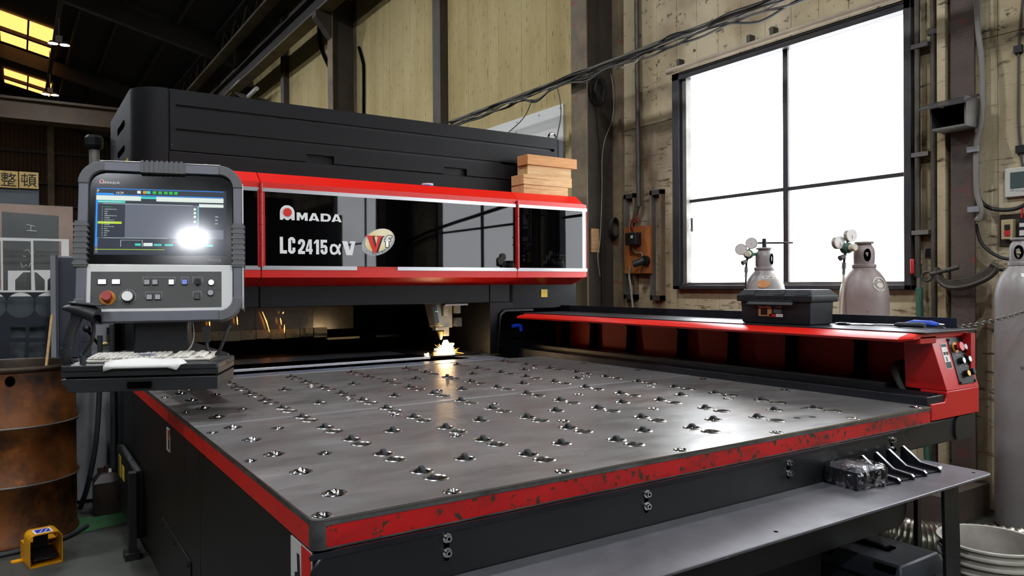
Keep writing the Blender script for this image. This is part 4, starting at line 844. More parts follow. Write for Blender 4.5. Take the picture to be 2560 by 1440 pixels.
# ================================================================== things around the machine
CAMP = Vector((0, 0, 1.27)); RD = Vector((.832, -.5545, 0)); FD = Vector((.5545, .832, 0))
def Q(x, y, **k):        # survey point: sight line through a photo pixel met with a known plane of the room
    d = Fv+R2*((x-1280)/F_PX)-U2*((y-720)/F_PX); (a, v), = k.items(); i = 'XYZ'.index(a); return CAMP+d*((v-CAMP[i])/d[i])
# ---- stacked wood on the red cover
def board(x0, x1, y0, y1, z0, z1, mt, lab, rz=0, groove=False):
    c = ((x0+x1)/2, (y0+y1)/2); b = MB(); hx, hy = (x1-x0)/2, (y1-y0)/2
    if groove: b.prism([(-hy, 0), (hy, 0), (hy, z1-z0), (-hy, z1-z0), (-hy, (z1-z0)*.66), (-hy+.004, (z1-z0)*.64), (-hy+.004, (z1-z0)*.56), (-hy, (z1-z0)*.54)], 'x', -hx, hx)
    else: b.box(-hx, hx, -hy, hy, 0, z1-z0)
    o = b.build('wood_block', mt, bev=.002); o.location = (c[0], c[1], z0); o.rotation_euler = (0, 0, rz); WM[o.name] = Matrix.Translation(o.location); return tag(o, lab, 'wood', 'wood blocks on the red cover')
board(2.945, 3.335, 4.265, 4.42, 1.896, 1.966, 'wood_light', 'bottom pale grooved block of the wood stack on the red cover', .0, True)
board(2.94, 3.37, 4.262, 4.415, 1.967, 2.037, 'wood_light', 'second pale grooved block from the bottom of the wood stack', .01, True)
board(2.985, 3.37, 4.275, 4.40, 2.038, 2.106, 'wood_light', 'plain block under the topmost one of the wood stack', 0)
board(2.972, 3.415, 4.258, 4.385, 2.107, 2.177, 'wood_orange', 'topmost orange-brown block of the wood stack', .012)
tp = thing('tape_roll', 'small white and blue tape roll on top of the red cover', 'tape', (2.215, 4.30, 1.895))
MB().lathe([(.026, 0), (.037, 0), (.037, .027), (.026, .027), (.026, 0)], (0, 0, 0), 24, False).build('tape', 'tape_white', tp, False); MB().lathe([(.0372, .004), (.0374, .004), (.0374, .017), (.0372, .017)], (0, 0, 0), 24, False).build('printed_band', 'tape_blue', tp, False)
# ---- drum with a rod in it
dm = thing('oil_drum', 'rusty orange brown steel drum left of the machine', 'drum', (-.02, 4.62, 0))
R = .288; prof = [(R-.006, .0), (R+.004, .004), (R+.004, .02), (R-.004, .03)]
for zc in (.30, .585): prof += [(R-.004, zc-.022), (R+.009, zc-.006), (R+.009, zc+.006), (R-.004, zc+.022)]
prof += [(R-.004, .85)]
MB().lathe(prof, (0, 0, 0), 56, False).build('shell', 'rust_drum', dm, False, smooth=50)
MB().lathe([(R-.006, .85), (R+.006, .858), (R+.008, .870), (R+.002, .88), (R-.008, .876), (R-.012, .86), (R-.012, .3), (.001, .3)], (0, 0, 0), 56, False).build('rim', 'drum_dark', dm, False, smooth=50)
q = MB()
for k in range(2):
    pass
for zc in (.30, .585): MB().torus((0, 0, zc), R+.008, .005, 'z', 56, 6).build('hoop', 'frame_grey', dm, False)
an = math.atan2(-.9, .03); a0 = an-.06
pts = [(a0+.075*math.cos(t), .815+.026*math.sin(t)) for t in [2*math.pi*i/16 for i in range(16)]]
q.add([((R-.0015)*math.cos(a), (R-.0015)*math.sin(a), z) for a, z in pts], [tuple(range(16))]); q.build('bung_hole', 'hole', dm, False)
tag(MB().cyl((.07, 4.50, .32), (.16, 4.72, 1.12), .007, n=8).build('wooden_rod', 'wood_light'), 'thin pale rod leaning in the rusty drum', 'rod')
tag(MB().tube(bez([(-.6, 4.30, .012), (-.2, 4.24, .012), (.05, 4.27, .012), (.2, 4.36, .012), (.3, 4.5, .012)], 8), .012, 8).build('floor_hose', 'rubber'), 'black hose lying on the floor around the foot of the drum', 'hose')
# ---- yellow foot switch
fs = thing('foot_switch', 'yellow steel foot switch guard with blue sticker on the floor', 'foot switch', (.10, 4.03, 0), math.radians(10))
def shell(w, h, r, n=6):
    o = [(-w, 0)]+[(-w+r-r*math.cos(math.pi/2*i/n), h-r+r*math.sin(math.pi/2*i/n)) for i in range(n+1)]+[(w-r+r*math.sin(math.pi/2*i/n), h-r+r*math.cos(math.pi/2*i/n)) for i in range(n+1)]+[(w, 0)]
    return o
o1 = shell(.066, .148, .028); o2 = shell(.062, .144, .024); n = len(o1); q = MB()
for y0, y1 in ((-.03, .085),):
    V = [(p[0], y, p[1]) for p in o1 for y in (y0, y1)]+[(p[0], y, p[1]) for p in o2 for y in (y0, y1)]; F_ = []
    for i in range(n-1):
        a = 2*i; b = 2*i+2; F_ += [(a, a+1, b+1, b), (2*n+a, 2*n+b, 2*n+b+1, 2*n+a+1), (a, b, 2*n+b, 2*n+a), (a+1, 2*n+a+1, 2*n+b+1, b+1)]
    q.add(V, F_)
q.box(-.066, .066, -.03, .09, 0, .006); q.box(-.066, -.062, .085, .16, 0, .085); q.box(.062, .066, .085, .16, 0, .085); q.box(-.066, .066, .156, .16, 0, .085); q.box(-.066, .066, .085, .16, .082, .086)
guard = q.build('guard', 'safety_yellow', fs, False, smooth=50)
q = MB(); q.prism([(-.066, .10), (-.105, .10), (-.112, .108), (-.112, .125), (-.105, .135), (-.066, .135)], 'z', 0, .008); q.build('mounting_tab', 'safety_yellow', fs, False, bev=.001)
q = MB(); q.loft([[(-.05, -.02, .025), (.05, -.02, .025), (.05, -.02, .033), (-.05, -.02, .033)], [(-.05, .08, .05), (.05, .08, .05), (.05, .08, .06), (-.05, .08, .06)]]); q.build('pedal', 'black', fs, False, bev=.002)
for s in (-.028, .028): MB().box(s-.018, s+.018, -.024, -.018, .036, .042).build('pedal_rib', 'dark_steel', fs, False)
MB().box(-.03, .03, .08, .084, .06, .12).build('switch_body', 'dark_steel', fs, False)
q = MB(); q.m(0).box(-.04, .032, -.015, .06, .1481, .1486).m(1).box(-.032, .024, -.006, .05, .1486, .149); s_ = q.build('sticker', ['white_ink', 'blue_sticker'], fs, False)
for d in (-.01, .01): MB().prism([(d-.012, .0), (d-.007, .0), (d+.012, .04), (d+.007, .04)], 'z', .149, .1494).build('sticker_stripe', 'white_ink', s_, False)
# ---- brown can, hoses, grey cabinet
cn = thing('chemical_can', 'dark brown square can with a spout on the floor behind the drum', 'can', (.42, 4.76, 0))
q = MB(); q.loft([[(x*a, y*a, z) for x, y in ((-.07, -.07), (.07, -.07), (.07, .07), (-.07, .07))] for z, a in ((.004, 1), (.175, 1), (.18, 1.06), (.185, 1.0), (.22, .6), (.232, .35))]); q.build('body', 'brown_can', cn, False)
MB().cyl((.0, -.01, .225), (.0, -.01, .262), .018, n=14).build('spout', 'brown_can', cn, False); MB().box(-.05, -.012, -.014, .0, .21, .255).build('handle', 'brown_can', cn, False); MB().box(.004, .018, -.030, -.028, .222, .25).build('label', 'white_sticker', cn, False)
tag(MB().tube(bez([(.385, 4.70, 1.0), (.379, 4.70, .67), (.36, 4.71, .4), (.325, 4.76, .17), (.29, 4.85, .02)], 8), .014, 10).build('black_hose', 'rubber'), 'black hose curving down to the floor in front of the grey cabinet', 'hose')
tag(MB().tube([(.462, 4.88, 1.05), (.462, 4.88, .02)], .015, 10).build('drain_pipe', 'rubber'), 'straight black pipe running down behind the brown can', 'pipe')
cb_ = thing('grey_cabinet', 'grey steel cabinet standing between the drum and the machine', 'cabinet', (.33, 5.2, 0))
MB().box(.19, .485, 5.02, 5.6, .02, 1.45).build('body', 'cabinet_grey', cb_, bev=.003); MB().box(.165, .188, 4.97, 5.06, 0, 1.45).build('corner_post', 'cabinet_grey', cb_)
MB().box(.188, .20, 4.965, 5.02, 0, 1.45).build('corner_dark_strip', 'cabinet_blue', cb_)  # dark blue strip along the cabinet's left corner
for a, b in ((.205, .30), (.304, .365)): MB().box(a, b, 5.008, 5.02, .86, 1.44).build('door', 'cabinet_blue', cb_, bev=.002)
lv = MB(); lv.m(0).cyl((.40, 4.98, .93), (.34, 4.90, 1.02), .008, n=10).m(1).ball((.335, 4.895, 1.03), .021, 16, 10); lv.m(2).cyl((.40, 4.98, .93), (.47, 4.98, .935), .012, n=10).cyl((.45, 4.98, .93), (.45, 4.97, .99), .010, n=10); lv.m(1).cyl((.45, 4.97, .99), (.45, 4.97, 1.03), .009, n=10); lv.build('valve_lever', ['dark_steel', 'black', 'brass'], cb_)
ps = thing('capped_post', 'silver post with a black octagonal cap beside the machine cover', 'post', (.455, 5.85, 0))
MB().cyl((.455, 5.85, 0), (.455, 5.85, 2.24), .033, n=20).build('tube', 'frame_grey', ps); MB().lathe([(.02, 2.20), (.05, 2.22), (.058, 2.24), (.058, 2.29), (.045, 2.31), (.001, 2.31)], (.455, 5.85, 0), 8, True).build('cap', 'charcoal', ps, smooth=0)
# ---- cut sheets leaning behind the drum, sign boards
def vplate(name, outer, holes, y, th, mt, lab, cat, grp=None):      # sheet standing in the XZ plane
    loops = [outer]+holes; flat = [p for l in loops for p in l]; n = len(flat)
    tri = geometry.tessellate_polygon([[Vector((p[0], p[1], 0)) for p in l] for l in loops])
    vs = [(p[0], y, p[1]) for p in flat]+[(p[0], y+th, p[1]) for p in flat]; fs_ = [tuple(t) for t in tri]+[tuple(i+n for i in t)[::-1] for t in tri]; k = 0
    for l in loops:
        for i in range(len(l)): j = (i+1) % len(l); fs_.append((k+i, k+j, n+k+j, n+k+i))
        k += len(l)
    b = MB(); b.add(vs, fs_); return tag(b.build(name, mt, smooth=0), lab, cat, grp)
def XZ(x, y, Y): p = Q(x, y, Y=Y); return (p.x, p.z)
def rect(x0, y0, x1, y1, Y): a = XZ(x0, y1, Y); b = XZ(x1, y0, Y); return [(a[0], a[1]), (b[0], a[1]), (b[0], b[1]), (a[0], b[1])]
def circ(x, y, r, Y, n=28): c = XZ(x, y, Y); return [(c[0]+r*math.cos(-2*math.pi*i/n), c[1]+r*math.sin(-2*math.pi*i/n)) for i in range(n)]
Y = 5.30; tr_ = XZ(170, 730, Y)
vplate('cut_steel_sheet', [(-1.0, .0), (tr_[0], .0), tr_, (-1.0, tr_[1]+.005)], [circ(52, 763, .075, Y), circ(121, 762, .075, Y), circ(-20, 763, .075, Y)]+[rect(a, 814, b, 845, Y) for a, b in ((26, 64), (73, 114), (120, 158))]+[rect(a, 855, b, 915, Y) for a, b in ((26, 64), (73, 114), (120, 158))], Y, .004, 'sheet_dark', 'dark steel sheet with round and square cutouts behind the drum', 'steel sheet')
vplate('blue_steel_sheet', [(-1.0, 0), (.25, 0), (.25, 1.215), (-1.0, 1.215)], [], 5.38, .003, 'sheet_blue', 'blue-grey sheet showing through the round cutouts of the dark sheet', 'steel sheet')
Y = 5.46; r_ = XZ(172, 598, Y); l_ = XZ(-250, 598, Y)
wcs = vplate('white_cut_sheet', [(l_[0], .0), (r_[0], .0), r_, (l_[0], r_[1])], [rect(8, 603, 77, 726, Y), rect(84, 603, 153, 675, Y), rect(-120, 603, 2, 726, Y), [XZ(88, 726, Y), XZ(112, 726, Y), XZ(112, 700, Y), XZ(92, 681, Y), XZ(86, 681, Y)], [XZ(119, 726, Y), XZ(155, 726, Y), XZ(155, 681, Y), XZ(140, 681, Y), XZ(119, 700, Y)]], Y, .003, 'white_paint', 'white painted sheet frame with angular cutouts leaning behind the dark sheet', 'steel sheet')
Y = 5.52
P = [XZ(20, 728, Y), XZ(38, 728, Y), XZ(38, 700, Y), XZ(58, 681, Y), XZ(75, 681, Y), XZ(75, 677, Y), XZ(20, 677, Y)]
MB().prism(P, 'y', Y-.058, Y-.056).build('angular_web', 'white_paint', wcs)
Y = 5.66; a = XZ(4, 529, Y); b = XZ(147, 540, Y)
gs = vplate('grey_steel_sheet', [(a[0], 0), (b[0]-.01, 0), b, a], [], Y, .003, 'sheet_grey', 'plain grey steel sheet with chalk marks in front of the pink board', 'steel sheet')
for pts in (((66, 561), (88, 566)), ((78, 563), (76, 577)), ((66, 576), (92, 578)), ((60, 628), (70, 624), (78, 636), (86, 630)), ((52, 656), (56, 669), (66, 662), (72, 668), (78, 655)), ((57, 640), (64, 641))):
    P = [Q(x, y, Y=Y-.002) for x, y in pts]; MB().tube(P, .0016, 5).build('chalk_mark', 'white_ink', gs)
Y = 6.0; r_ = XZ(182, 517, Y)
vplate('pink_board', [(-1.2, 0), (r_[0], 0), r_, (-1.2, r_[1]+.005)], [], Y, .02, 'panel_pink', 'pale pinkish board standing behind the cut sheets', 'board')
Y = 6.6; r_ = XZ(97, 469, Y)
vplate('blue_grey_sheet', [(-1.3, 0), (r_[0], 0), r_, (-1.3, r_[1])], [], Y, .004, 'sheet_blue', 'blue-grey sheet under the kanji sign boards', 'steel sheet')
for (x0, y0, x1, y1), ch, lab in (((-3, 429, 45, 468), '整', 'yellowish square sign board reading 整 at the left edge'), ((48, 432, 96, 470), '頓', 'yellowish square sign board reading 頓, right of its neighbour')):
    a = XZ(x0, y1, 6.58); b = XZ(x1, y0, 6.58); t = thing('sign_board', lab, 'sign', (a[0], 6.58, a[1]), group='square kanji sign boards')
    MB().box(a[0], b[0], 6.575, 6.6, a[1], b[1]).build('board', 'sign_board', t)
    lettering(ch, 'black_ink', t, frontT(a[0]+.012, 6.573, a[1]+.012), b[0]-a[0]-.024, b[1]-a[1]-.024, bold=0)
# ---- front steel shelf and what lies on it
sf = thing('steel_side_table', 'low dark steel side table along the front of the machine', 'side table', (1.6, 1.3, 0))
q = MB(); q.prism(rrect(.52, 2.712, 1.175, 1.434, .03), 'z', .621, .630); q.build('table_top', 'shelf_steel', sf, bev=.002, smooth=40)
for x, y in ((2.50, 1.20), (.62, 1.20)):
    q = MB(); q.loft([[(x-.052+d, y, z), (x+.04+d, y, z), (x+.04+d, y+.01, z), (x-.052+d, y+.01, z)] for z, d in ((0, .01), (.2, .005), (.45, -.004), (.621, -.012))]); q.build('leg', 'black_paint', sf)
for x in (2.69, .62): MB().box(x-.012, x+.012, 1.41, 1.425, 0, .621).build('leg', 'black_paint', sf)
for x, y in ((2.66, 1.215), (1.62, 1.215), (2.66, 1.395)): MB().cyl((x, y, .6295), (x, y, .6303), .006, n=10).build('bolt_hole', 'hole', sf)
tag(MB().cyl((2.60, 1.30, .6362), (2.615, 1.30, .6362), .006, n=6).cyl((2.615, 1.30, .6362), (2.628, 1.302, .6362), .003, n=8).build('loose_bolt', 'chrome'), 'small loose bolt lying on the right end of the steel side table', 'bolt')
pk = thing('wrapped_bracket', 'steel bracket block wrapped in clear film on the side table', 'package', (2.215, 1.36, .63), math.radians(-6))
q = MB(); q.box(-.075, .07, -.06, .06, 0, .008).box(-.075, -.07, -.06, .06, 0, .055).box(.065, .07, -.06, .06, 0, .055).box(-.075, .07, .056, .06, 0, .055); q.loft([[(-.075, -.055, .052), (.03, -.055, .052), (.03, .06, .052), (-.075, .06, .052)], [(-.06, -.045, .066), (.02, -.045, .066), (.02, .05, .066), (-.06, .05, .066)]]); q.build('bracket_block', 'dark_steel', pk, False)
q = MB(); rings = []; rn = random.Random(5)
for z, s in ((.001, 1.0), (.02, 1.05), (.045, 1.06), (.060, .98), (.070, .75), (.072, .3)):
    rings.append([((.082*math.copysign(abs(math.cos(t))**.5, math.cos(t))*s)+rn.uniform(-.003, .003), (.068*math.copysign(abs(math.sin(t))**.5, math.sin(t))*s)+rn.uniform(-.003, .003), z+rn.uniform(-.001, .003)) for t in [2*math.pi*i/26 for i in range(26)]])
q.loft(rings, True); q.build('film_wrap', 'plastic_wrap', pk, False, smooth=10)
for i, x in enumerate((2.315, 2.398, 2.475, 2.565)):
    t = thing('steel_bracket', ['first dark bracket with a sloping fin, next to the wrapped block', 'second dark bracket with a sloping fin from the wrapped block', 'third dark bracket with a sloping fin from the wrapped block', 'last dark bracket with a sloping fin, nearest the table corner'][i], 'bracket', (x, 1.36, .63), math.radians(-8), 'dark finned brackets on the side table')
    MB().box(-.055, .012, -.075, .06, 0, .007).build('base_plate', 'dark_steel', t, False, bev=.001)
    q = MB(); q.prism([(-.082, 0), (.065, 0), (.065, .062), (.055, .064), (-.01, .022), (-.075, .018), (-.082, .012)], 'x', .012, .020); q.build('fin', 'dark_steel', t, False, bev=.0008)
    q = MB(); q.prism([(.065, .062), (.055, .0645), (-.01, .0225), (-.075, .0185), (-.0825, .012), (-.0825, .010), (-.074, .016), (-.009, .0205), (.055, .062)], 'x', .0118, .0202); q.build('bright_edge', 'silver', t, False)
    if i in (0, 3): MB().prism([(-.082, 0), (-.03, 0), (-.03, .018), (-.075, .018), (-.082, .012)], 'x', -.062, -.054).build('short_fin', 'dark_steel', t, False, bev=.001)
# ---- black tool box under the table
tb = thing('worn_tool_box', 'worn black plastic tool box on the floor under the side table', 'tool box', (2.46, 1.455, 0))
def TB(b, n, m, **k): return b.build(n, m, tb, False, **k)
TB(MB().box(-.115, .115, -.165, .165, 0, .30), 'case', 'toolbox_worn', bev=.008)
q = MB(); q.loft([[(x*a, y*b, z) for x, y in ((-.13, -.178), (.13, -.178), (.13, .178), (-.13, .178))] for z, a, b in ((.295, 1, 1), (.325, 1, 1), (.36, .9, .93))]); ld = TB(q, 'lid', 'toolbox_worn', bev=.006)
q = MB(); q.box(-.02, .03, -.07, .07, .358, .366); TB(q, 'handle_recess', 'hole'); q = MB(); q.box(-.012, .022, -.055, .055, .362, .372).box(-.004, .013, -.047, .047, .37, .374); TB(q, 'carry_handle', 'dark_steel')
for y in (-.12, .10): TB(MB().box(-.128, -.095, y-.035, y+.035, .33, .352), 'lid_pocket', 'hole')
# ---- flexible duct, bucket
pts = bez([(2.95, 1.98, .12), (3.10, 1.96, .14), (3.25, 1.90, .14), (3.36, 1.78, .10), (3.47, 1.66, .098), (3.60, 1.52, .098), (3.72, 1.36, .098)], 13)
q = MB(); q.tube(pts, .1, 18, rs=[.098 if i % 2 else .088 for i in range(len(pts))]); tag(q.build('flexible_duct', 'aluminium', smooth=30), 'crumpled silver flexible duct lying on the floor by the bucket', 'duct')
bk = thing('white_bucket', 'open off-white plastic bucket with ribbed rim on the floor', 'bucket', (3.03, 1.325, 0))
MB().lathe([(.001, 0), (.135, 0), (.145, .01), (.158, .20), (.170, .205), (.170, .21), (.160, .215), (.161, .235), (.175, .238), (.175, .245), (.163, .25), (.164, .268), (.178, .27), (.178, .278), (.166, .282), (.168, .296), (.178, .298), (.178, .305), (.164, .305)], (0, 0, 0), 48, False).build('shell', 'bucket_white', bk, False, smooth=30)
MB().lathe([(.164, .305), (.16, .29), (.142, .02), (.001, .015)], (0, 0, 0), 48, False).build('inside', 'bucket_inner', bk, False, smooth=30)
tag(MB().box(3.95, 4.45, 1.95, 2.25, 0, .16).build('wooden_sill', 'post_red'), 'stained wooden block on the floor at the foot of the red brown post', 'block')
# ---- tool box and tools on the red ledge
bx = thing('black_tool_box', 'black plastic tool box with a printed label on the red ledge', 'tool box', (3.02, 2.205, 1.077))
def BX(b, n, m, par=None, **k): return b.build(n, m, par or bx, False, **k)
q = MB(); q.loft([[(x*a, y*b, z) for x, y in ((-.085, -.185), (.085, -.185), (.085, .185), (-.085, .185))] for z, a, b in ((0, .96, .97), (.01, 1, 1), (.108, 1.04, 1.03))]); case = BX(q, 'case', 'toolbox', bev=.005)
q = MB(); q.loft([[(x*a, y*b, z) for x, y in ((-.10, -.205), (.10, -.205), (.10, .205), (-.10, .205))] for z, a, b in ((.104, .99, .99), (.108, 1, 1), (.134, 1, 1), (.138, .96, .98), (.160, .78, .88), (.1605, .7, .85))]); lid = BX(q, 'lid', 'toolbox', bev=.003)
for y0, y1 in ((-.19, -.12), (-.06, .0), (.10, .16)):
    q = MB(); q.loft([[(-.101, y0, .136), (-.101, y1, .136), (-.08, y1, .136), (-.08, y0, .136)], [(-.080, y0, .160), (-.080, y1, .160), (-.07, y1, .160), (-.07, y0, .160)]]); BX(q, 'lid_rib', 'toolbox', lid)
q = MB(); q.box(-.108, -.10, -.11, .125, .104, .112); q.loft([[(-.100, -.11, .108), (-.100, .125, .108), (-.098, .125, .112), (-.098, -.11, .112)], [(-.118, -.12, .090), (-.118, .135, .090), (-.116, .135, .096), (-.116, -.12, .096)]]); BX(q, 'latch_handle', 'toolbox', bev=.001)
for y in (-.07, -.02, .03, .08): BX(MB().box(-.104, -.098, y-.002, y+.002, .108, .124), 'latch_rib', 'toolbox')
LTm = Matrix.Translation((-.0885, 0, 0))
lb = MB(); lb.m(0).box(-.0895, -.088, -.05, .085, .032, .084).m(1).box(-.0900, -.0894, .012, .085, .036, .078).m(2).box(-.0903, -.0899, .035, .072, .042, .072).m(3).box(-.0900, -.0894, -.05, -.012, .034, .048).m(4).box(-.0900, -.0894, -.008, .024, .034, .046); lab_o = BX(lb, 'printed_label', ['black_ink', 'orange_sticker', 'dark_steel', 'white_ink', 'red_ink'], case)
def side_text(s, y0, z, w, h, mt):
    T = WM[bx.name] @ Matrix.Translation((-.0906, y0, z)) @ Matrix.Rotation(-math.pi/2, 4, 'Z') @ Matrix.Rotation(math.pi/2, 4, 'X'); lettering(s, mt, lab_o, T, w, h, bold=.03)
side_text('Power Stock', .085, .0775, .07, .007, 'white_ink'); side_text('LT-400', -.012, .0775, .032, .006, 'white_ink')
for i in range(4): BX(MB().box(-.0903, -.0899, -.04, .0, .054+i*.005, .0555+i*.005), 'label_print', 'grey_ink', lab_o)
sd = thing('screwdriver', 'long screwdriver with a black handle lying on the ledge', 'screwdriver', (3.13, 1.70, 1.077))
MB().tube([(3.10, 1.60, 1.089), (3.104, 1.62, 1.091), (3.115, 1.68, 1.089), (3.121, 1.72, 1.088), (3.124, 1.74, 1.086)], .011, 12, rs=[.009, .012, .0105, .011, .006]).build('handle', 'rubber', sd); MB().cyl((3.124, 1.74, 1.085), (3.148, 1.90, 1.081), .004, .003, 8).build('shaft', 'chrome', sd)
uk = thing('utility_knife', 'blue handled tool lying behind the screwdriver', 'tool', (3.19, 1.66, 1.077))
MB().tube([(3.17, 1.58, 1.09), (3.185, 1.62, 1.094), (3.20, 1.70, 1.094), (3.208, 1.74, 1.088)], .012, 10, rs=[.009, .013, .013, .007]).build('handle', 'blue_grip', uk); MB().cyl((3.155, 1.55, 1.087), (3.17, 1.58, 1.088), .009, n=8).build('ferrule', 'chrome', uk)
wn = thing('spanner', 'chrome ratchet bar lying beside the black tool box', 'spanner', (3.13, 1.96, 1.077))
MB().cyl((3.135, 1.84, 1.082), (3.10, 2.0, 1.082), .0045, n=8).build('bar', 'chrome', wn); MB().box(3.09, 3.105, 1.93, 1.985, 1.077, 1.089).build('socket', 'chrome', wn, bev=.003)
# ---- gas cylinders
CK = {}
def cylinder(x, y, mt, lab, k=1.):
    t = thing('gas_cylinder', lab, 'gas cylinder', (x, y, 0)); CK[t.name] = k; S_ = lambda L_: [(a*k, b) for a, b in L_]
    MB().lathe(S_([(.001, .01), (.10, .0), (.116, .02), (.116, 1.185), (.114, 1.22), (.107, 1.255), (.094, 1.29), (.076, 1.32), (.058, 1.340), (.052, 1.352)]), (0, 0, 0), 40, True).build('body', mt, t, False, smooth=50)
    MB().lathe(S_([(.053, 1.345), (.058, 1.352), (.058, 1.366), (.05, 1.370)]), (0, 0, 0), 28, True).build('neck_ring', mt, t, False)
    MB().lathe(S_([(.048, 1.366), (.05, 1.38), (.051, 1.43), (.048, 1.452), (.040, 1.468), (.034, 1.477), (.045, 1.481), (.047, 1.487), (.045, 1.492), (.03, 1.492)]), (0, 0, 0), 28, True).build('valve_cap', mt, t, False, smooth=40)
    return t
def win_hole(t, ang, zc=1.418, w=.02, h=.035):
    c, s = math.cos(ang), math.sin(ang); q = MB(); P = []
    for i in range(18):
        a = 2*math.pi*i/18; u = w*math.cos(a); rk = .0517*CK[t.name]; P.append((rk*math.cos(ang+u/rk), rk*math.sin(ang+u/rk), zc+h*math.sin(a)))
    q.m(0).add(P, [tuple(range(18))]); q.build('cap_opening', ['hole'], t, False)
    MB().ball((.045*c, .045*s, zc-.005), .011, 10, 6).build('valve_stem', 'brass', t, False)
aR = math.atan2(RD.y, RD.x); aF = math.atan2(-FD.y, -FD.x)
cL = cylinder(3.95, 3.04, 'cylinder_grey', 'gas cylinder behind the tool box with an orange sticker', 1.09); cM = cylinder(3.90, 2.344, 'cylinder_brownish', 'gas cylinder with a white ring emblem right of the tool box', 1.09); cRt = cylinder(4.30, 1.735, 'cylinder_grey', 'tall grey gas cylinder at the right edge, chained up')
win_hole(cL, aF+.62); win_hole(cM, aF-.12); win_hole(cRt, aF-.75, 1.418, .022, .036)
def decal(t, name, mt, ang, zc, w, h, kind='rect', lift=.0012):
    def prof_r(z):
        T_ = [(1.185, .116), (1.22, .114), (1.255, .107), (1.29, .094), (1.32, .076), (1.34, .058)]
        if z <= T_[0][0]: return .116
        for (a, ra), (b, rb_) in zip(T_[:-1], T_[1:]):
            if z <= b: return ra+(rb_-ra)*(z-a)/(b-a)
        return .058
    n = 24; P = []
    for i in range(n):
        a = 2*math.pi*i/n; c, s = math.cos(a), math.sin(a)
        if kind == 'rect': k = 1/max(abs(c), abs(s)); c *= k; s *= k
        z = zc+h*s; r = prof_r(z)*CK[t.name]+lift; P.append((r*math.cos(ang+w*c/r), r*math.sin(ang+w*c/r), z))
    q = MB(); rr0 = prof_r(zc)*CK[t.name]+lift; q.add(P+[(rr0*math.cos(ang), rr0*math.sin(ang), zc)], [(i, (i+1) % n, n) for i in range(n)]); return q.build(name, mt, t, False, smooth=60)
decal(cL, 'orange_label', 'orange_sticker', aF-.38, 1.262, .040, .024, 'oval', .005); nl = decal(cL, 'number_label', 'pale_label', aF-.08, 1.303, .036, .010); decal(cL, 'white_patch', 'white_sticker', aF+.6, 1.30, .014, .012)
lettering('73451', 'black_ink', cL, WM[cL.name] @ Matrix.Translation((0, 0, 1.297)) @ Matrix.Translation((-FD.x*.105-RD.x*.022, -FD.y*.105-RD.y*.022, 0)) @ Matrix.Rotation(aR, 4, 'Z') @ Matrix.Rotation(math.radians(62), 4, 'X'), .04, .011)
# ring emblem on the middle cylinder
for a0, a1 in ((20, 170), (190, 262), (270, 318), (324, 375)):
    q = MB(); P = []
    for k in (0, 1):
        for i in range(13):
            a = math.radians(a0+(a1-a0)*i/12); rr = .034+.007*k; u = rr*math.cos(a); z = 1.258+rr*math.sin(a)*.95; r = (.116 if z < 1.185 else .116-(z-1.185)**2*1.9)*1.09+.0022; P.append((r*math.cos(aF+.28+u/r), r*math.sin(aF+.28+u/r), z))
    q.add(P, [(i, i+1, 14+i, 13+i) for i in range(12)]); q.build('ring_emblem', 'pale_label', cM, False, smooth=60)
decal(cM, 'emblem_bowl', 'pale_label', aF+.28, 1.252, .020, .013, 'oval', .002); decal(cM, 'emblem_dome', 'pale_label', aF+.28, 1.278, .012, .005, 'oval', .002)
decal(cRt, 'paper_tag', 'white_sticker', aF-.35, 1.30, .02, .010)
lettering('12', 'black_ink', cRt, WM[cRt.name] @ Matrix.Translation((0, 0, 1.24)) @ Matrix.Translation((-FD.x*.1165-RD.x*.02, -FD.y*.1165-RD.y*.02, 0)) @ Matrix.Rotation(aR-.12, 4, 'Z') @ Matrix.Rotation(math.radians(84), 4, 'X'), .014, .009)
lettering('-', 'black_ink', cRt, WM[cRt.name] @ Matrix.Translation((0, 0, 1.244)) @ Matrix.Translation((-FD.x*.1175+RD.x*.002, -FD.y*.1175+RD.y*.002, 0)) @ Matrix.Rotation(aR-.02, 4, 'Z') @ Matrix.Rotation(math.radians(84), 4, 'X'), .01, .0015)
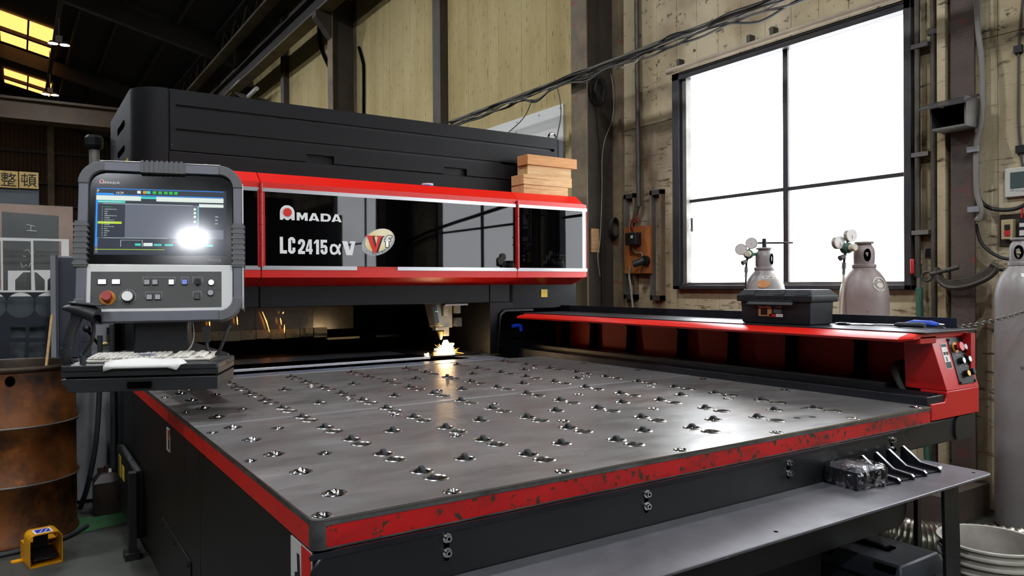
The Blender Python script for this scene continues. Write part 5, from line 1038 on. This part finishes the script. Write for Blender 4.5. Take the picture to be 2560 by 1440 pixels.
# key bar on the left cylinder's valve
kb_ = thing('valve_key', 'dark T-bar valve key standing on the left gas cylinder', 'valve key', (3.95, 3.04, 1.49))
MB().lathe([(.014, 1.492), (.014, 1.525), (.012, 1.55), (.011, 1.55)], (3.95, 3.04, 0), 14, True).build('socket', 'dark_steel', kb_); P0 = Vector((3.95, 3.04, 1.522)); MB().cyl(P0-RD*.065, P0+RD*.145, .006, n=8).build('bar', 'dark_steel', kb_); MB().box(-.02, .022, -.006, .006, -.006, .006, Matrix.Translation(P0+RD*.16) @ Matrix.Rotation(aR, 4, 'Z')).build('bar_end', 'frame_grey', kb_, bev=.002)
def regulator(x, y, gz, lab, face):
    C0 = Vector((x, y, 0)); t = thing('gas_regulator', lab, 'regulator', C0+Vector((0, 0, gz)))
    def L(u, v, z): return C0+RD*u+FD*v+Vector((0, 0, z))
    B = L(-.11, -.03, gz); fd = (-FD+RD*face).normalized()
    MB().cyl(L(-.045, -.005, gz), L(-.10, -.03, gz), .011, n=12).build('stem', 'green_paint', t)
    MB().cyl(B-fd*.02, B+fd*.02, .030, n=20).cyl(B+fd*.02, B+fd*.03, .026, .018, 20).build('body', 'green_paint', t, bev=.002)
    q = MB(); K = 20; rings = []; u_ = fd.orthogonal().normalized(); v_ = fd.cross(u_)
    for d, r in ((.03, .017), (.034, .021), (.062, .020), (.066, .016)): rings.append([tuple(B+fd*d+(u_*math.cos(2*math.pi*i/K)+v_*math.sin(2*math.pi*i/K))*(r-(.002 if i % 4 == 0 else 0))) for i in range(K)])
    q.loft(rings); q.build('adjust_knob', 'cream_plastic', t)
    for du, dz in ((.018, .068), (-.048, .030)):
        G = L(-.11+du, -.035, gz+dz); MB().cyl(B+Vector((0, 0, .02)), G-fd*.0, .006, n=8).build('gauge_stem', 'green_paint', t)
        q = MB(); q.m(0).cyl(G-fd*.012, G+fd*.014, .036, n=28).m(1).cyl(G+fd*.014, G+fd*.0145, .032, n=28); g_ = q.build('gauge', ['gauge_case', 'gauge_face'], t)
        MB().cyl(G+fd*.0148+Vector((0, 0, .002)), G+fd*.0148-Vector((0, 0, .018))+RD*.003, .0012, n=4).build('needle', 'red_ink', g_)
        for i in range(9):
            a = math.radians(-30+i*30); uu = RD*math.cos(a)*.021+Vector((0, 0, math.sin(a)*.021)); MB().cyl(G+fd*.0146+uu*.86, G+fd*.0146+uu, .0007, n=4).build('dial_mark', 'black_ink', g_)
    V = L(-.125, -.04, gz-.045); MB().cyl(B, V, .008, n=8).cyl(V, L(-.128, -.04, gz-.08), .007, n=10).build('outlet', 'dark_steel', t)
    MB().cyl(V-RD*.002, V-RD*.03-FD*.01+Vector((0, 0, -.012)), .012, .016, 8).build('outlet_knob', 'frame_grey', t)
    MB().cyl(L(-.128, -.04, gz-.08), L(-.129, -.04, gz-.115), .011, n=12).cyl(L(-.129, -.04, gz-.115), L(-.13, -.04, gz-.145), .008, n=12).build('flow_fitting', 'frame_grey', t)
    return L
Lr = regulator(3.95, 3.04, 1.450, 'regulator with two dials on the left gas cylinder', -.45)
tag(MB().tube(bez([Lr(-.13, -.04, 1.305), Lr(-.133, -.04, 1.2), Lr(-.14, -.04, .9), Lr(-.12, -.04, .4), Lr(-.1, 0, .02)], 6), .006, 8).build('gas_hose', 'cable_black'), 'thin black hose hanging from the left regulator', 'hose')
Lr = regulator(3.90, 2.344, 1.457, 'regulator with two dials on the right hand window cylinder', .35)
tag(MB().tube(bez([Lr(-.13, -.04, 1.312), Lr(-.133, -.04, 1.25), Lr(-.15, -.05, 1.05), Lr(-.16, -.05, .6), Lr(-.15, 0, .02)], 6), .0065, 8).build('gas_hose', 'cream_plastic'), 'pale yellowish hose hanging from the right regulator', 'hose')
# ---- chain to the right cylinder
ch = thing('chain', 'rusty link chain from the machine corner to the right gas cylinder', 'chain', (3.3, 1.6, 1.07))
pts = bez([(3.262, 1.575, 1.073), (3.45, 1.59, 1.078), (3.7, 1.60, 1.092), (3.95, 1.61, 1.112), (4.2, 1.627, 1.137), (4.29, 1.61, 1.14)], 12); acc = 0; last = Vector(pts[0]); k = 0; lm = None
for p in pts[1:]:
    p = Vector(p)
    while (p-last).length > .034:
        d = (p-last).normalized(); c = last+d*.017; last = last+d*.034
        T = Matrix.Translation(c) @ d.to_track_quat('X', 'Z').to_matrix().to_4x4() @ Matrix.Rotation(math.radians(90*(k % 2)+20), 4, 'X')
        if lm is None: q = MB(); q.torus((0, 0, 0), .0095, .0025, 'z', 14, 6, sx=1.65, sy=.95); o = q.build('chain_link', 'iron', ch); lm = o.data; o.matrix_basis = T
        else: put('chain_link', lm, ch, T)
        k += 1
# ---- clamp on the post
cc = thing('c_clamp', 'heavy old iron C-clamp hanging on the red brown post', 'clamp', Q(2400, 700, X=4.33))
def WP(L_, X): return [tuple(Q(x, y, X=X)) for x, y in L_]
MB().tube(bez(WP([(2342, 668), (2346, 700), (2372, 718), (2415, 716), (2460, 700), (2486, 682), (2492, 668), (2478, 660)], 4.33), 6), .014, 8).build('bow', 'iron', cc); MB().tube(bez(WP([(2350, 672), (2358, 694), (2372, 702), (2415, 696), (2455, 682), (2474, 668)], 4.335), 5), .006, 6).build('inner_rib', 'iron', cc); MB().prism([(p[1], p[2]) for p in WP([(2342, 668), (2346, 700), (2372, 718), (2415, 716), (2460, 700), (2486, 682), (2492, 668), (2474, 664), (2455, 682), (2415, 696), (2372, 702), (2358, 694), (2350, 672)], 4.33)], 'x', 4.327, 4.335).build('web_plate', 'iron', cc); MB().tube(WP([(2326, 686), (2398, 668)], 4.325), .012, 10).build('screw_shaft', 'iron', cc)
c0 = Q(2318, 691, X=4.325); MB().torus(c0, .026, .008, 'x', 20, 8).build('screw_eye', 'iron', cc); MB().tube(bez(WP([(2440, 690), (2455, 680), (2480, 674), (2520, 676), (2540, 682)], 4.36), 5), .009, 8).build('clamp_strap', 'iron', cc)
# ---- pipes right of the window
def vpipe(Y_, z0, z1, r, mt, lab, cl):
    t = thing('wall_pipe', lab, 'pipe', (4.45, Y_, z0)); MB().cyl((4.45, Y_, z0), (4.45, Y_, z1), r, n=14).build('pipe', mt, t)
    for z, w_ in cl: MB().box(4.43, 4.499, Y_-.07, Y_+.028, z-.013, z+.013).build('pipe_clip', 'frame_grey', t)
    return t
vpipe(2.337, 1.36, 6.6, .016, 'pipe_grey', 'thin grey pipe nearest the window, ending in a red lever valve', ((2.66, 0), (2.02, 0), (1.56, 0))); vpipe(2.243, 0, 6.6, .017, 'pipe_grey', 'grey brown pipe second from the window', ((2.72, 0),))
vv_ = thing('lever_valve', 'ball valve with a red lever under the thin pipe', 'valve', (4.45, 2.337, 1.3))
MB().cyl((4.45, 2.337, 1.30), (4.45, 2.337, 1.375), .02, n=12).build('body', 'iron', vv_); MB().box(4.415, 4.43, 2.345, 2.367, 1.315, 1.405).build('red_lever', 'bright_red_button', vv_, bev=.006); MB().cyl((4.45, 2.332, 1.225), (4.45, 2.332, 1.30), .013, n=10).build('nipple', 'frame_grey', vv_)
tag(MB().tube([(4.45, 2.330, 1.235), (4.448, 2.325, 1.0), (4.45, 2.30, .5), (4.44, 2.27, .05)], .020, 12).build('green_hose', 'green_paint'), 'green hose hanging below the red lever valve', 'hose')
tag(MB().box(4.485, 4.499, 2.25, 2.31, 1.415, 1.465).build('wall_tag', 'dark_steel'), 'small dark plate on the wall beside the pipe', 'plate')
tag(MB().box(4.40, 4.499, 2.155, 2.20, 0, 6.5).build('wall_batten', 'plank'), 'pale timber batten between the grey pipe and the red brown post', 'batten')
# sheet metal hood on the post
ho = thing('sheet_hood', 'grey sheet metal hood box fixed to the red brown post', 'hood', (4.33, 2.07, 2.15))
MB().prism([(4.40, 2.30), (4.22, 2.235), (4.22, 2.225), (4.40, 2.29)], 'y', 1.965, 2.215).build('hood_roof', 'frame_dark', ho); MB().box(4.255, 4.40, 2.155, 2.165, 2.11, 2.25).build('side', 'frame_dark', ho); MB().box(4.255, 4.40, 1.975, 1.985, 2.11, 2.27).build('side', 'frame_grey', ho); MB().box(4.255, 4.40, 1.985, 2.155, 2.11, 2.12).build('bottom', 'frame_grey', ho); MB().box(4.385, 4.40, 1.985, 2.155, 2.12, 2.27).build('back', 'matte_black', ho)
# conduit and cables right of the post
tag(MB().tube(bez(WP([(2440, -60), (2444, 60), (2454, 150), (2456, 230), (2452, 310), (2442, 350), (2440, 400), (2442, 480), (2452, 520), (2448, 548), (2440, 545)], 4.38), 6), .014, 10).build('flexible_conduit', 'conduit_grey'), 'grey flexible conduit snaking down the right side of the post', 'conduit')
for i, (x, y) in enumerate(((2436, 373), (2438, 523))):
    p = Q(x, y, X=4.365); tag(MB().box(p.x-.012, p.x+.012, p.y-.02, p.y+.035, p.z-.015, p.z+.015).build('conduit_clip', 'cabinet_grey'), ('upper', 'lower')[i]+' pale clip holding the flexible conduit', 'clip')
tag(MB().tube(bez(WP([(2444, 470), (2450, 500), (2475, 520), (2510, 525), (2545, 520), (2580, 500)], 4.46), 6), .011, 8).build('black_cable', 'cable_black'), 'black cable looping from the conduit towards the switch box', 'cable')
tag(MB().tube(bez(WP([(2440, 560), (2450, 600), (2470, 625), (2500, 643), (2525, 648)], 4.43), 6), .009, 8).build('black_cable', 'cable_black'), 'black cable sagging to the neck of the right gas cylinder', 'cable')
th_ = thing('wall_controller', 'white wall controller with a dark display at the right edge', 'controller', Q(2550, 455, X=4.49))
a = Q(2514, 423, X=4.49); b = Q(2600, 487, X=4.49); MB().box(4.475, 4.499, b.y, a.y, b.z, a.z).build('case', 'thermostat', th_, bev=.004); c = Q(2526, 432, X=4.475); d = Q(2592, 465, X=4.475); MB().box(4.472, 4.476, d.y, c.y, d.z, c.z).build('display', 'lcd', th_)
for i in range(3): p = Q(2530+i*14, 475, X=4.474); MB().box(4.473, 4.476, p.y-.008, p.y+.008, p.z-.004, p.z+.004).build('button', 'grey_ink', th_)
swt = thing('switch_box', 'cream push-button switch box with a red button on a mesh plate', 'switch', Q(2530, 575, X=4.48))
a = Q(2499, 538, X=4.49); b = Q(2585, 612, X=4.49); MB().box(4.488, 4.499, b.y, a.y, b.z, a.z).build('mesh_plate', 'iron', swt); a = Q(2504, 550, X=4.46); b = Q(2534, 598, X=4.46); MB().box(4.45, 4.49, b.y, a.y, b.z, a.z).build('case', 'switch_cream', swt, bev=.004)
for y0, mt in ((562, 'black'), (577, 'bright_red_button')): a = Q(2512, y0, X=4.45); b = Q(2525, y0+12, X=4.45); MB().box(4.444, 4.451, b.y, a.y, b.z, a.z).build('button', mt, swt)
a = Q(2549, 545, X=4.46); b = Q(2590, 600, X=4.46); MB().box(4.46, 4.49, b.y, a.y, b.z, a.z).build('relay', 'black', swt); a = Q(2549, 576, X=4.458); b = Q(2575, 588, X=4.458); MB().box(4.455, 4.461, b.y, a.y, b.z, a.z).build('relay_label', 'white_sticker', swt); a = Q(2549, 558, X=4.458); b = Q(2575, 566, X=4.458); MB().box(4.455, 4.461, b.y, a.y, b.z, a.z).build('relay_label', 'white_sticker', swt)
MB().tube(bez(WP([(2553, 545), (2556, 520), (2562, 505), (2580, 495)], 4.46), 5), .004, 6).build('red_wire', 'red_ink', swt)
wi = thing('wall_wire', 'grey wire clipped to the wall above the white controller', 'wire', Q(2548, 120, X=4.49))
MB().tube(bez(WP([(2560, -30), (2548, 100), (2546, 200), (2546, 300), (2552, 380), (2558, 420)], 4.488), 5), .006, 8).build('wire', 'cable_grey', wi)
for x, y in ((2546, 123), (2551, 373)): p = Q(x, y, X=4.487); MB().box(4.475, 4.499, p.y-.02, p.y+.02, p.z-.02, p.z+.02).build('clip', 'black', wi)
a = Q(2553, 395, X=4.49); MB().prism([(a.y, a.z-.03), (a.y-.12, a.z-.03), (a.y-.12, a.z+.09), (a.y-.05, a.z+.06)], 'x', 4.492, 4.496).build('paper_note', 'paper', wi)
# ---- cable bundle along the wall
cbn = []
tag(MB().cyl((4.06, -6, 3.085), (4.06, 7.3, 3.085), .020, n=12).build('service_pipe', 'pipe_grey'), 'straight grey pipe carrying the cable bundle above the window', 'pipe')
rn = random.Random(11)
cbu = thing('cable_bundle', 'long sagging bundle of cables tied along the wall under the service pipe', 'cable', (4.05, 4.6, 3.05))
for i in range(7):
    P = []
    for j, y_ in enumerate([-6.1+.25*k for k in range(55)]):
        P.append((4.045+rn.uniform(-.025, .02), y_, 3.085-.010*i+rn.uniform(-.024, .012)-(.045 if rn.random() < .12 and i > 3 else 0)))
    mt = ['cable_black', 'cable_grey', 'cable_black', 'cable_grey', 'cable_light', 'cable_black', 'cable_grey'][i]
    MB().tube(bez(P, 5), .006 if i < 5 else .009, 6).build('cable', mt, cbu)
c0 = Q(1496, 226, Y=5.05); ci = thing('cable_coil', 'coil of thin black cable hanging on the steel column', 'cable', c0)
for i in range(8): MB().torus(c0+Vector((rn.uniform(-.02, .02), -.008*i+.02, rn.uniform(-.03, .02))), .075+rn.uniform(-.02, .015), .005, 'y', 26, 6, sx=.9, sy=1.5).build('coil_turn', 'cable_black', ci)
MB().tube([c0+Vector((0, .03, .1)), c0+Vector((0, -.06, .1))], .008, 8).build('hook', 'iron', ci)
tag(MB().tube(bez(WP2 if False else [tuple(Q(x, y, Y=5.06)) for x, y in ((1490, 255), (1497, 330), (1503, 400), (1506, 500), (1504, 600), (1506, 760))], 6), .006, 6).build('hanging_cable', 'cable_black'), 'thin black cable hanging straight down the steel column', 'cable')
tag(MB().tube(bez([tuple(Q(x, y, Y=5.04)) for x, y in ((1527, 185), (1535, 240), (1530, 300), (1512, 350), (1505, 400), (1505, 470), (1500, 600), (1494, 640), (1500, 690))], 6), .004, 6).build('hanging_cable', 'cable_light'), 'pale thin cable curving down the steel column from the coil', 'cable')
c1 = Q(1538, 568, Y=5.0); cl2 = thing('small_cable_coil', 'small black cable coil low on the steel column', 'cable', c1)
for i in range(4): MB().torus(c1+Vector((.008*i, .02*i, -.005*i)), .07, .007, 'y', 22, 6, sx=.6, sy=1.2).build('coil_turn', 'cable_black', cl2)
a = Q(1478, 571, Y=5.06); b = Q(1498, 631, Y=5.06); tag(MB().box(a.x, b.x, 5.06, 5.0815, b.z, a.z).build('timber_offcut', 'wood_light'), 'small pale timber piece fixed to the steel column', 'wood')
for pts_, lab in (([(1330, 248), (1318, 280), (1300, 305), (1272, 330)], 'thin wire hanging from the bundle to the white panel'), ([(1392, 215), (1400, 250), (1402, 290), (1392, 345)], 'thin dark wire hanging from the bundle to the machine corner')):
    tag(MB().tube(bez(WP(pts_, 4.03), 6), .005, 6).build('loose_wire', 'cable_grey'), lab, 'wire')
tag(MB().torus((3.46, 4.62, 2.40), .035, .008, 'y', 20, 8).build('eye_bolt', 'chrome'), 'steel lifting eye on the right end of the black cover', 'eye bolt')
# ---- pipe, channel frames, board with breaker and plug
tag(MB().tube(bez([(4.44, 4.72, 6.6), (4.44, 4.715, 4), (4.44, 4.70, 2.1), (4.44, 4.70, 1.98), (4.44, 4.74, 1.86), (4.44, 4.76, 1.80)], 6), .020, 12).build('cable_conduit', 'pipe_grey'), 'grey conduit coming down between the column and the window', 'conduit')
def chan(x0, y0, x1, y1, lab):
    a = Q(x0, y0, X=4.46); b = Q(x1, y1, X=4.46); t = thing('channel_frame', lab, 'frame', ((4.46), (a.y+b.y)/2, b.z)); Ya, Yb = b.y, a.y
    for c, d in ((Yb-.022, Yb), (Ya, Ya+.022)): MB().box(4.45, 4.499, c, d, b.z, a.z).build('upright', 'frame_grey' if d == Yb else 'column_face', t)
    for z in (a.z-.04, b.z): MB().box(4.45, 4.499, Ya, Yb, z, z+.04).build('cross_piece', 'column_steel', t)
chan(1561, 487, 1589, 748, 'left upright steel channel frame behind the wooden board'); chan(1626, 477, 1656, 751, 'right upright steel channel frame beside the window')
bo = thing('breaker_board', 'orange-brown wooden board with a breaker and plug on the wall', 'board', Q(1594, 625, X=4.44))
a = Q(1561, 569, X=4.43); b = Q(1627, 683, X=4.43); MB().box(4.43, 4.45, b.y, a.y, b.z, a.z).build('plywood', 'wood_board', bo)
a = Q(1571, 583, X=4.40); b = Q(1597, 612, X=4.40); MB().box(4.36, 4.43, b.y, a.y, b.z, a.z).build('breaker', 'black', bo, bev=.004); p = Q(1580, 592, X=4.36); MB().box(4.352, 4.362, p.y-.012, p.y+.012, p.z-.012, p.z+.012).build('breaker_toggle', 'grey_ink', bo)
a = Q(1610, 652, X=4.40); b = Q(1582, 662, X=4.33); MB().cyl(a, b, .034, .024, 16).cyl(a+Vector((.03, 0, 0)), a, .045, n=16).build('plug', 'black', bo)
for k, (mt, dx) in enumerate((('wood_board', 0), ('cable_black', 5), ('red_dark', 9))): MB().tube(bez(WP([(1576+dx, 583), (1572+dx, 562), (1578+dx, 548), (1588+dx, 555), (1590, 545), (1597, 535)], 4.41), 5), .005, 6).build('breaker_wire', mt, bo)
MB().tube(bez(WP([(1586, 613), (1582, 622), (1590, 632), (1603, 632), (1607, 645)], 4.41), 5), .005, 6).build('plug_wire', 'cable_light', bo)
tag(MB().tube(bez(WP([(1576, 665), (1573, 690), (1577, 720), (1581, 760), (1584, 800)], 4.38), 6), .010, 8).build('power_cord', 'cable_light'), 'pale power cord hanging from the plug on the wooden board', 'cord')
# ---- high up: pipes by the runway, black pipe bends at the far column
ph = thing('pipe_hanger', 'grey gusset plate holding two pale pipes above the black cover', 'pipes', (4.2, 16.4, 5.2))
for x0, y0, x1, y1, X_ in ((560, 245, 601, 203, 3.95), (612, 250, 642, 221, 4.15)): MB().cyl(Q(x0, y0, X=X_), Q(x1, y1, X=X_), .045, n=10).build('pale_pipe', 'white_paint', ph)
MB().prism([(3.85, 5.36), (4.5, 5.30), (4.5, 4.9), (4.2, 5.12)], 'y', 16.3, 16.34).build('gusset_plate', 'frame_grey', ph)
tag(MB().tube(bez(WP([(797, 55), (799, 100), (806, 130), (822, 165)], 4.46), 6), .032, 8).build('black_pipe', 'matte_black'), 'black bent pipe left of the far steel column', 'pipe')
tag(MB().tube(bez(WP([(897, 118), (902, 135), (907, 155), (909, 175), (909, 290)], 4.47), 6), .024, 8).build('black_pipe', 'matte_black'), 'black bent pipe right of the far steel column', 'pipe')
